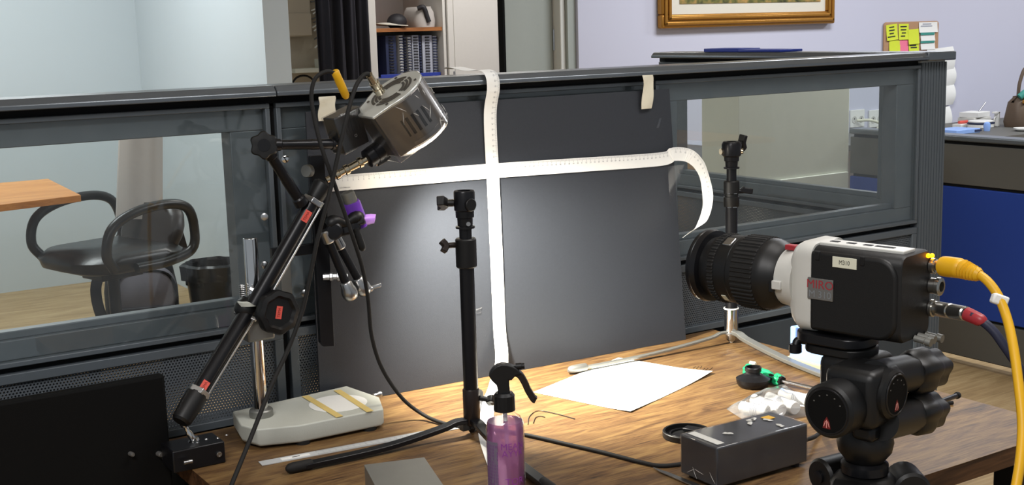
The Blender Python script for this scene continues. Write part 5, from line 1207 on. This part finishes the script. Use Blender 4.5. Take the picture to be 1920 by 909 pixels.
# fuse box with loose wires
fb = V((sx(557, 5.05), 5.05, sz(27, 557, 5.05)))
t = thing('fuse_box', 'beige wall fuse box with loose wires hanging beside it', 'fuse box', fb-Z_*0.15)
obj('box', G().box(fb+V((0.0, -0.0, 0.06)), (0.15, 0.09, 0.38)), 'wall_beige', t, bevel=0.006)
obj('box_lid', G().box(fb+V((0.0, -0.049, -0.06)), (0.145, 0.012, 0.13)), 'wall_beige', t, bevel=0.003)
random.seed(11)
for k in range(5):
    p = fb+V((0.085, -0.03, 0.12-0.05*k)); q_ = V((random.uniform(0.05, 0.10), -0.01, random.uniform(-0.03, 0.05)))
    obj('loose_wire', G().tube(catmull([p, p+q_, p+q_*0.9+V((0, 0, -0.09)), p+V((0.01, 0, -0.12))], 6), 0.0045, 7), 'grey_panel' if k % 2 else 'trim_white', t)
# wall ledge with a hanging cord
lg_ = V((sx(572, 5.0), 5.0, sz(132, 572, 5.0)))
t = thing('wall_shelf', 'small grey wall ledge beside the black curtain', 'ledge', lg_-Z_*0.02)
obj('ledge', G().box(lg_, (0.22, 0.16, 0.025)), 'beige_metal', t, bevel=0.003); obj('bracket', G().box(lg_+V((0.09, 0.02, 0.035)), (0.02, 0.10, 0.06)), 'beige_metal', t, bevel=0.003)
cable('hanging_cable', 'dark cable drooping below the small wall ledge', [lg_+V((-0.13, -0.02, -0.10)), lg_+V((-0.08, -0.04, -0.035)), lg_+V((0.0, -0.05, -0.045)), lg_+V((0.06, -0.05, -0.16)), lg_+V((0.07, -0.05, -0.4))], 0.006, 'rubber', group=None)
# curtain
ca, cb_ = sx(594, 4.50), sx(692, 4.50)
def curt(u, v): return V((ca+(cb_-ca)*u, 4.48+0.028*math.sin(u*26+0.6*math.sin(v*3))+0.012*math.sin(u*61), 2.35-1.30*v))
ct_ = G().sheet(curt, lambda u, v: Y_, 0.004, 90, 8)
ctt = thing('curtain', 'black pleated curtain beside the open cabinet', 'curtain', ((ca+cb_)/2, 4.48, sz(158, 640, 4.5)))
zc = sz(158, 640, 4.5)
def curt(u, v): return V((ca+(cb_-ca)*u, 4.48+0.028*math.sin(u*26+0.6*math.sin(v*3))+0.012*math.sin(u*61), 2.35-(2.35-zc)*v))
obj('cloth', G().sheet(curt, lambda u, v: Y_, 0.004, 90, 8), 'curtain', ctt, ang=80); obj('curtain_rod', G().cyl((ca-0.05, 4.48, 2.36), (cb_+0.02, 4.48, 2.36), 0.012), 'steel', ctt)
# cabinet with open shelf
xa, xb, xc, xd = sx(692), sx(706), sx(831), sx(945)
t = thing('storage_cabinet', 'tall white storage cabinet with one open shelf bay', 'cabinet', ((xa+xd)/2, YC+0.25, 0))
obj('left_side', G().bx(xa, xb, YC, YC+0.5, 0, 2.3), 'cabinet_white', t, bevel=0.002); obj('divider', G().bx(xc, xc+0.02, YC, YC+0.5, 0, 2.3), 'cabinet_white', t, bevel=0.002)
obj('right_side', G().bx(xd-0.02, xd, YC, YC+0.5, 0, 2.3), 'cabinet_white', t, bevel=0.002); obj('back_panel', G().bx(xa, xd, YC+0.49, YC+0.51, 0, 2.3), 'cabinet_white', t)
dz = obj('door', G().bx(xc+0.022, xd-0.03, YC-0.02, YC, 0.05, 2.28), 'cabinet_white', t, bevel=0.003)
obj('door_panel', G().bx(xc+0.06, xd-0.06, YC-0.026, YC-0.02, 0.15, 2.2), 'cabinet_white', dz, bevel=0.002); obj('door_handle', G().cyl((xc+0.04, YC-0.045, 1.0), (xc+0.04, YC-0.045, 1.14), 0.006), 'steel', dz)
zs1 = sz(52); zs0 = sz(147)
for z in (zs0, zs1, zs1+0.42, 0.35, 0.7): obj('shelf', G().bx(xb+0.001, xc-0.001, YC+0.01, YC+0.49, z-0.022, z), 'shelf_wood', t, bevel=0.001)
obj('plinth', G().bx(xa, xd, YC+0.02, YC+0.5, 0, 0.05), 'black_matte', t)
# spiral bound reports in a tray
ty = YC+0.06
tt = thing('file_tray', 'blue tray under the spiral bound reports', 'tray', ((xb+xc)/2, ty+0.1, zs0))
obj('tray_base', G().bx(sx(716), xc-0.006, ty-0.02, ty+0.24, zs0, zs0+0.008), 'folder_blue', tt); obj('tray_lip', G().bx(sx(716), xc-0.006, ty-0.024, ty-0.018, zs0, zs0+0.026), 'folder_blue', tt, bevel=0.002)
random.seed(2)
specs = [(731, 20, 'binder_navy', 'dark navy spiral report at the cabinet divider side, first in the tray'), (757, 7, 'paper_white', 'slim white report between two spiral bound ones'), (765, 5, 'binder_navy', 'slim navy spiral report beside the white one'), (773, 6, 'paper_white', 'white spiral report in the middle of the tray'), (781, 13, 'page_grey', 'grey spiral report leaning on its dark neighbour'), (794, 4, 'binder_navy', 'thin dark report leaning between grey ones'), (800, 19, 'page_grey', 'thick grey report with pages facing out'), (820, 8, 'page_grey', 'grey spiral report against the white cabinet door')]
hz = (sz(66)-zs0-0.009)
for i, (x0, w_, m_, lab) in enumerate(specs):
    xl = sx(x0); xr = sx(x0+w_)-0.002; h_ = hz*(0.94+0.06*random.random())
    t = thing('spiral_report', lab, 'report', ((xl+xr)/2, ty+0.1, zs0+0.009), 'spiral bound reports')
    obj('pages', G().bx(xl, xr, ty, ty+0.20, zs0+0.009, zs0+0.009+h_), m_, t, bevel=0.001)
    nr = 14
    for k in range(nr): obj('binding_ring', G().torus(((xl+xr)/2, ty-0.001, zs0+0.02+(h_-0.022)*k/(nr-1)), Z_, min(0.012, (xr-xl)*0.45), 0.0035, 12, 5), 'binder_navy' if i % 2 else 'ink', t)
# cap and jacket on the upper shelf
c_ = V((sx(756), YC+0.10, zs1))
t = thing('peaked_cap', 'white and black peaked cap on the upper cabinet shelf', 'cap', c_)
def brim(u, v):
    a = PI*(u-0.5)*1.0; r = 0.03+0.09*v; return c_+V((-0.0+0.0, 0, 0))+V((-math.cos(a)*r*1.25+0.03, -math.sin(a)*r*0.9, 0.010+0.035*(1-abs(2*u-1))*(0.4+0.6*v)*(1-0.55*v)))
obj('brim', G().sheet(brim, lambda u, v: Z_, 0.005, 16, 6), 'mat_linen', t); obj('crown', G().sph(c_+V((0.025, 0.02, 0.035)), 0.055, 20, (1.1, 1.0, 0.9)), 'bag_dark', t)
j_ = V((sx(809), YC+0.15, zs1))
t = thing('folded_jacket', 'folded beige and black garment behind the peaked cap', 'garment', j_)
g = G(); loft(g, [[j_+V((p[0]-0.0, p[1], z)) for p in rr(w_, 0.24, 0.06, 6)] for z, w_ in ((0.001, 0.13), (0.04, 0.14), (0.09, 0.12), (0.12, 0.08))]); obj('fold', g, 'mesh_beige', t, ang=60)
obj('dark_fold', G().tube(catmull([j_+V((-0.06, -0.10, 0.11)), j_+V((-0.03, -0.12, 0.115)), j_+V((-0.01, -0.123, 0.06)), j_+V((0.0, -0.125, 0.03))], 6), 0.014, 10), 'bag_dark', t)

# ================================================================== LAVENDER WALL AND RIGHT WINDOW
YW = 3.0
pA = onY(1238, 52, YW-0.03); pB = onY(1562, 37, YW-0.03)
t = thing('framed_painting', 'landscape painting in a gilded wood frame on the lavender wall', 'painting', ((pA.x+pB.x)/2, YW-0.02, pA.z-0.01))
x0, x1, zb_ = pA.x, pB.x, (pA.z+pB.z)/2-0.012; Hh = 0.95; fw_ = 0.068
for (a, b, c, d, n_) in ((x0, x1, zb_, zb_+fw_, 'frame_rail'), (x0, x1, zb_+Hh-fw_, zb_+Hh, 'frame_rail'), (x0, x0+fw_, zb_+fw_, zb_+Hh-fw_, 'frame_rail'), (x1-fw_, x1, zb_+fw_, zb_+Hh-fw_, 'frame_rail')):
    fo = obj(n_, G().bx(a, b, YW-0.045, YW-0.004, c, d), 'gold', t, bevel=0.008, seg=2)
for k in (0.014, 0.040):
    obj('frame_bead', G().bx(x0+k, x1-k, YW-0.056, YW-0.045, zb_+k, zb_+k+0.018), 'gold', t, bevel=0.006, seg=3)
    for xx in (x0+k, x1-k-0.018): obj('frame_bead', G().bx(xx, xx+0.018, YW-0.056, YW-0.045, zb_+k, zb_+Hh-k), 'gold', t, bevel=0.006, seg=3)
obj('linen_mat', G().bx(x0+fw_, x1-fw_, YW-0.034, YW-0.026, zb_+fw_, zb_+Hh-fw_), 'mat_linen', t)
obj('canvas', G().bx(x0+fw_+0.055, x1-fw_-0.04, YW-0.038, YW-0.033, zb_+fw_+0.052, zb_+Hh-fw_-0.05), 'painting', t)
# pin board with notes
def wp(x, y, o=0.0): return onY(x, y, YW-0.004-o)
bA = wp(1656, 42); bB = wp(1758, 37)
t = thing('pin_board', 'small tan pin board on the lavender wall above the partition corner', 'pin board', ((bA.x+bB.x)/2, YW-0.01, bA.z-0.32))
obj('board', G().prism([(p[0], p[1]) for p in rr(bB.x-bA.x, 0.34, 0.02)], ((bA.x+bB.x)/2, YW-0.004, bA.z-0.17), X_, Z_, -Y_, 0.010), 'cork', t, bevel=0.002)
def note(lab, x0, y0, x1, y1, m, rot=0.0, lines=4, cat='note', grp='notes on the pin board', lift=0.012, lm='ink'):
    a = wp(x0, y0, lift); b = wp(x1, y1, lift); w = b.x-a.x; h = a.z-b.z; c = (a+b)/2; cr_, sr = math.cos(rot), math.sin(rot); ex = V((cr_, 0, sr)); ey = V((-sr, 0, cr_))
    o = obj('sticky_note' if cat == 'note' else 'card', G().sheet(lambda u, v: c+ex*((u-0.5)*w)+ey*((v-0.5)*h)-Y_*(0.006*(1-v)**2), lambda u, v: -Y_, 0.0006, 4, 5), m); tag(o, lab, cat, grp)
    g = G()
    for k in range(lines):
        l = w*random.uniform(0.35, 0.7); g.box(c-ex*w*random.uniform(0.0, 0.12)+ey*h*(0.33-0.2*k)-Y_*(0.0022+0.006*(0.17+0.2*k)**2), (l, 0.0006, 0.0065), (ex, Y_, ey))
    if lines: child_of(o, 'handwriting', g, lm, smooth=False)
    return o
random.seed(4)
note('tilted yellow note at the upper corner of the pin board', 1662, 46, 1682, 75, 'note_yellow', 0.08)
note('upright yellow note between two other yellow notes', 1685, 45, 1703, 74, 'note_yellow', 0.0)
note('yellow note overlapping the upright one, blank', 1703, 55, 1722, 82, 'note_yellow', 0.05, 0, lift=0.016)
note('yellow note with a curled corner beside the pink note', 1667, 76, 1687, 101, 'note_yellow', -0.03, 0)
note('pink note on the pin board', 1687, 75, 1702, 102, 'note_pink', 0.0, 0)
note('lowest yellow note with large handwriting', 1704, 82, 1722, 101, 'note_yellow', 0.0, 2, lift=0.013)
note('white business card at the top of the pin board', 1723, 42, 1757, 60, 'paper_white', 0.0, 2, 'card', 'cards on the pin board', lm='page_grey')
for lab, y0, y1 in (('upper white card with teal stripe', 61, 76), ('lower white card with teal stripe', 76, 92)):
    o = note(lab, 1726, y0, 1752, y1, 'paper_white', 0, 1, 'card', 'cards on the pin board', lm='page_grey'); a = wp(1726, y0, 0.017); b = wp(1752, y0+4, 0.017)
    child_of(o, 'teal_stripe', G().bx(a.x, b.x, a.y-0.001, a.y, b.z, a.z), 'teal')
# papers pinned below, overlapping
for lab, x0, y0, x1, y1, r_ in (('top sheet of the curled papers hanging below the pin board', 1735, 93, 1782, 140, 0.10), ('middle curled paper hanging behind the ribbed post', 1745, 128, 1784, 165, 0.0), ('lower curled paper hanging behind the ribbed post', 1745, 162, 1783, 199, 0.0), ('lowest curled paper near the blue partition', 1745, 205, 1776, 250, 0.0)):
    a = wp(x0, y0, 0.004); b = wp(x1, y1, 0.004)
    def pf2(u, v, a=a, b=b): return V((a.x+(b.x-a.x)*u, a.y-0.012-0.022*math.sin(PI*v)*u, a.z+(b.z-a.z)*v+0.012*u))
    tag(obj('hanging_paper', G().sheet(pf2, lambda u, v: Y_, 0.0008, 6, 8), 'paper_white'), lab, 'paper', 'curled papers on the wall')
# far desk with router, cup, bag
fz = 0.745
t = thing('wall_desk', 'dark topped desk along the lavender wall behind the blue partition', 'desk', (5.8, 2.6, 0))
obj('top', G().bx(4.0, 7.6, 2.2, 2.96, fz-0.03, fz), 'grey_panel', t, bevel=0.003)
for x in (4.1, 7.5):
    for y in (2.27, 2.88): obj('leg', G().bx(x-0.03, x+0.03, y-0.03, y+0.03, 0, fz-0.03), 'black_metal', t)
rp_ = onZ(1838, 256, fz); 
def fd(x, y=2.62): p = onY(x, 256, y); return V((p.x, y, fz))
def far(name, label, cat, x, y, grp=None): return thing(name, label, cat, fd(x, y), grp)
t = far('router', 'flat white round-cornered router with dark bands on the far desk', 'router', 1838, 2.62); c = V(t['_o'])
obj('shell', G().prism(rr(0.15, 0.12, 0.05), c, X_, Y_, Z_, 0.022), 'white_plastic', t, bevel=0.003); obj('band', G().prism(rr(0.154, 0.124, 0.05), c+Z_*0.022, X_, Y_, Z_, 0.007), 'binder_navy', t)
obj('lid', G().prism(rr(0.145, 0.115, 0.05), c+Z_*0.029, X_, Y_, Z_, 0.012), 'white_plastic', t, bevel=0.004)
t = far('paper_stack', 'white papers and pale tray behind the router', 'papers', 1826, 2.82); c = V(t['_o'])
obj('tray', G().box(c+Z_*0.02, (0.16, 0.12, 0.04)), 'light_grey_plastic', t, bevel=0.006); obj('sheets', G().box(c+Z_*0.055, (0.15, 0.12, 0.03), (V((0.98, 0.2, 0)), V((-0.2, 0.98, 0)), Z_)), 'paper_white', t, bevel=0.002); obj('pen', G().cyl(c+V((0.04, 0, 0.07)), c+V((0.10, 0, 0.12)), 0.004), 'steel', t)
t = far('blue_notebook', 'pale blue notebooks with a dark spine on the far desk', 'notebook', 1793, 2.50); c = V(t['_o'])
obj('cover', G().box(c+Z_*0.012, (0.20, 0.16, 0.024)), 'blue_device', t, bevel=0.003); obj('spine', G().box(c+V((0.08, -0.07, 0.012)), (0.06, 0.024, 0.012)), 'binder_navy', t, bevel=0.002)
tag(obj('red_marker', G().lathe(fd(1797, 2.72)+V((0, 0, 0.028)), X_, [(0, 0.006), (0.002, 0.009), (0.075, 0.009), (0.08, 0.006)], 14), 'red_label'), 'red marker lying behind the blue notebooks', 'marker')
tag(obj('marker_box', G().box(fd(1797, 2.72)+V((0.04, 0, 0.0095)), (0.12, 0.06, 0.019)), 'white_plastic', bevel=0.002), 'small white box under the red marker', 'box')
t = far('coat_hook', 'white square desk hook with a curled wire beside the router', 'hook', 1866, 2.60); c = V(t['_o'])
obj('post', G().box(c+V((0.01, 0, 0.042)), (0.014, 0.03, 0.084)), 'white_plastic', t, bevel=0.002); obj('arm', G().tube(catmull([c+V((-0.02, 0, 0.01)), c+V((-0.01, 0, 0.05)), c+V((0.01, 0, 0.055))], 6), 0.004, 8), 'white_plastic', t); obj('cross_arm', G().box(c+V((0.0, 0, 0.080)), (0.034, 0.03, 0.010)), 'white_plastic', t, bevel=0.001)
tag(obj('blue_tag', G().lathe(fd(1850, 2.45)+Z_*0.0, Z_, [(0, 0.016), (0.03, 0.020), (0.045, 0.016), (0.05, 0.006)], 18), 'blue_device'), 'small light blue stopper in front of the router', 'stopper')
t = far('hand_bag', 'brown handbag with a gold clasp and white charging wire on the far desk', 'handbag', 1918, 2.50); c = V(t['_o'])
g = G(); loft(g, [[c+V((p[0], p[1], z)) for p in rr(w_, d_, 0.04, 5)] for z, w_, d_ in ((0, 0.24, 0.12), (0.03, 0.25, 0.13), (0.14, 0.22, 0.10), (0.175, 0.18, 0.05))]); obj('bag_body', g, 'bag_brown', t, ang=50)
obj('clasp', G().box(c+V((-0.07, -0.055, 0.145)), (0.04, 0.012, 0.02)), 'gold', t, bevel=0.002); obj('strap', G().tube(catmull([c+V((-0.06, 0, 0.16)), c+V((-0.05, 0, 0.25)), c+V((0.0, 0, 0.33)), c+V((0.06, 0, 0.25)), c+V((0.07, 0, 0.16))], 6), 0.010, 8), 'bag_brown', t)
obj('mint_scarf', G().tube(catmull([c+V((-0.09, -0.03, 0.17)), c+V((-0.05, -0.05, 0.20)), c+V((0.0, -0.05, 0.18)), c+V((0.05, -0.04, 0.21))], 6), 0.02, 10), 'teal', t)
obj('wire', G().tube(catmull([c+V((0.02, -0.07, 0.16)), c+V((-0.03, -0.085, 0.10)), c+V((-0.06, -0.085, 0.02))], 8), 0.006, 8), 'trim_white', t)
tag(obj('white_dish', G().lathe(fd(1918, 2.30), Z_, [(0, 0.03), (0.01, 0.05), (0.018, 0.052), (0.016, 0.046), (0.008, 0.03)], 24), 'white_plastic'), 'white dish in front of the brown handbag', 'dish')
# wall outlets seen through the glass, with cable
for i, x in enumerate((1607, 1642)):
    c = onY(x, 222, YW-0.006)
    t = thing('wall_outlet', ('white double wall outlet with a yellowish plug', 'white double wall outlet with a black plug hole')[i], 'outlet', c-Z_*0.05, 'wall outlets')
    obj('plate', G().box(c, (0.115, 0.010, 0.10)), 'white_plastic', t, bevel=0.002)
    for k in (-1, 1): obj('socket', G().lathe(c+V((0.028*k, -0.005, -0.005)), -Y_, [(0, 0.020), (0.002, 0.020), (0.002, 0.016), (0.0005, 0.015)], 20), 'light_grey_plastic', t); obj('pin_hole', G().cyl(c+V((0.028*k, -0.006, 0)), c+V((0.028*k, -0.008, 0)), 0.004, n=8), 'ink', t)
cp_ = onY(1607, 226, YW-0.02)
cable('plug_cable', 'cream cable drooping from the wall outlet plug', [cp_, cp_+V((0.06, -0.05, 0.0)), cp_+V((0.13, -0.06, -0.03)), cp_+V((0.05, -0.06, -0.07)), cp_+V((-0.06, -0.05, -0.08))], 0.008, 'label_cream', group=None)
# beige filing cabinet and boxes behind the right window
ya = 1.72; fx0 = onY(1385, 250, ya).x; fx1 = onY(1592, 250, ya).x
t = thing('filing_cabinet', 'beige metal filing cabinet behind the partition glass near the ribbed post', 'cabinet', ((fx0+fx1)/2, ya+0.11, 0))
obj('carcass', G().bx(fx0, fx1, ya, ya+0.22, 0.03, 1.14), 'beige_metal', t, bevel=0.004); obj('plinth', G().bx(fx0+0.02, fx1-0.02, ya+0.02, ya+0.20, 0, 0.03), 'black_matte', t)
for k in range(2):
    d_o = obj('drawer', G().bx(fx0+0.012, fx1-0.012, ya-0.012, ya, 0.08+0.34*k, 0.40+0.34*k), 'beige_metal', t, bevel=0.002); obj('handle', G().bx((fx0+fx1)/2-0.07, (fx0+fx1)/2+0.07, ya-0.030, ya-0.012, 0.30+0.34*k, 0.315+0.34*k), 'steel', d_o, bevel=0.002)
yb = 2.35; xx0 = onY(1318, 300, yb).x; xx1 = onY(1378, 300, yb).x; zl = onY(1340, 338, yb).z; zm = onY(1340, 318, yb).z; zh = onY(1340, 297, yb).z
for lab, z0_, z1_, m_ in (('tall cardboard box on the floor beside the filing cabinet', 0.0, zm, 'cardboard'), ('flat cardboard box on top of the tall one', zm+0.001, zh, 'cardboard')):
    t = thing('cardboard_box', lab, 'box', ((xx0+xx1)/2, yb+0.15, z0_), 'cardboard boxes')
    obj('carton', G().bx(xx0, xx1, yb, yb+0.3, z0_, z1_), m_, t, bevel=0.003); obj('packing_tape', G().bx((xx0+xx1)/2-0.025, (xx0+xx1)/2+0.025, yb-0.001, yb+0.3005, max(z0_, z1_-0.06), z1_+0.0006), 'tan_base', t)
tag(obj('document_pile', G().box(((xx0+xx1)/2, yb+0.15, zh+0.032), (xx1-xx0-0.04, 0.26, 0.06), (V((0.99, 0.1, 0)), V((-0.1, 0.99, 0)), Z_)), 'page_grey', bevel=0.003), 'pile of grey documents on the cardboard boxes', 'documents')
# blue folders resting on the cap of the short glass partition
for i, (x0, x1, th_) in enumerate(((1340, 1405, 0.010), (1405, 1484, 0.007))):
    a = onX(x0, 104, 1.575).y; b = onX(x1, 104, 1.575).y
    f_ = obj('blue_folder', G().box((1.575, (a+b)/2, 1.2965+th_/2), (0.085, abs(a-b)-0.002, th_), (V((1, 0.02, 0)).normalized(), V((-0.02, 1, 0)).normalized(), Z_)), 'folder_blue', bevel=0.002)
    tag(f_, ('thicker blue folder lying on the far end of the glass partition cap', 'thinner blue folder lying on the glass partition cap toward the post')[i], 'folder', 'blue folders')

for o in bpy.data.objects:
    if '_o' in o: del o['_o']
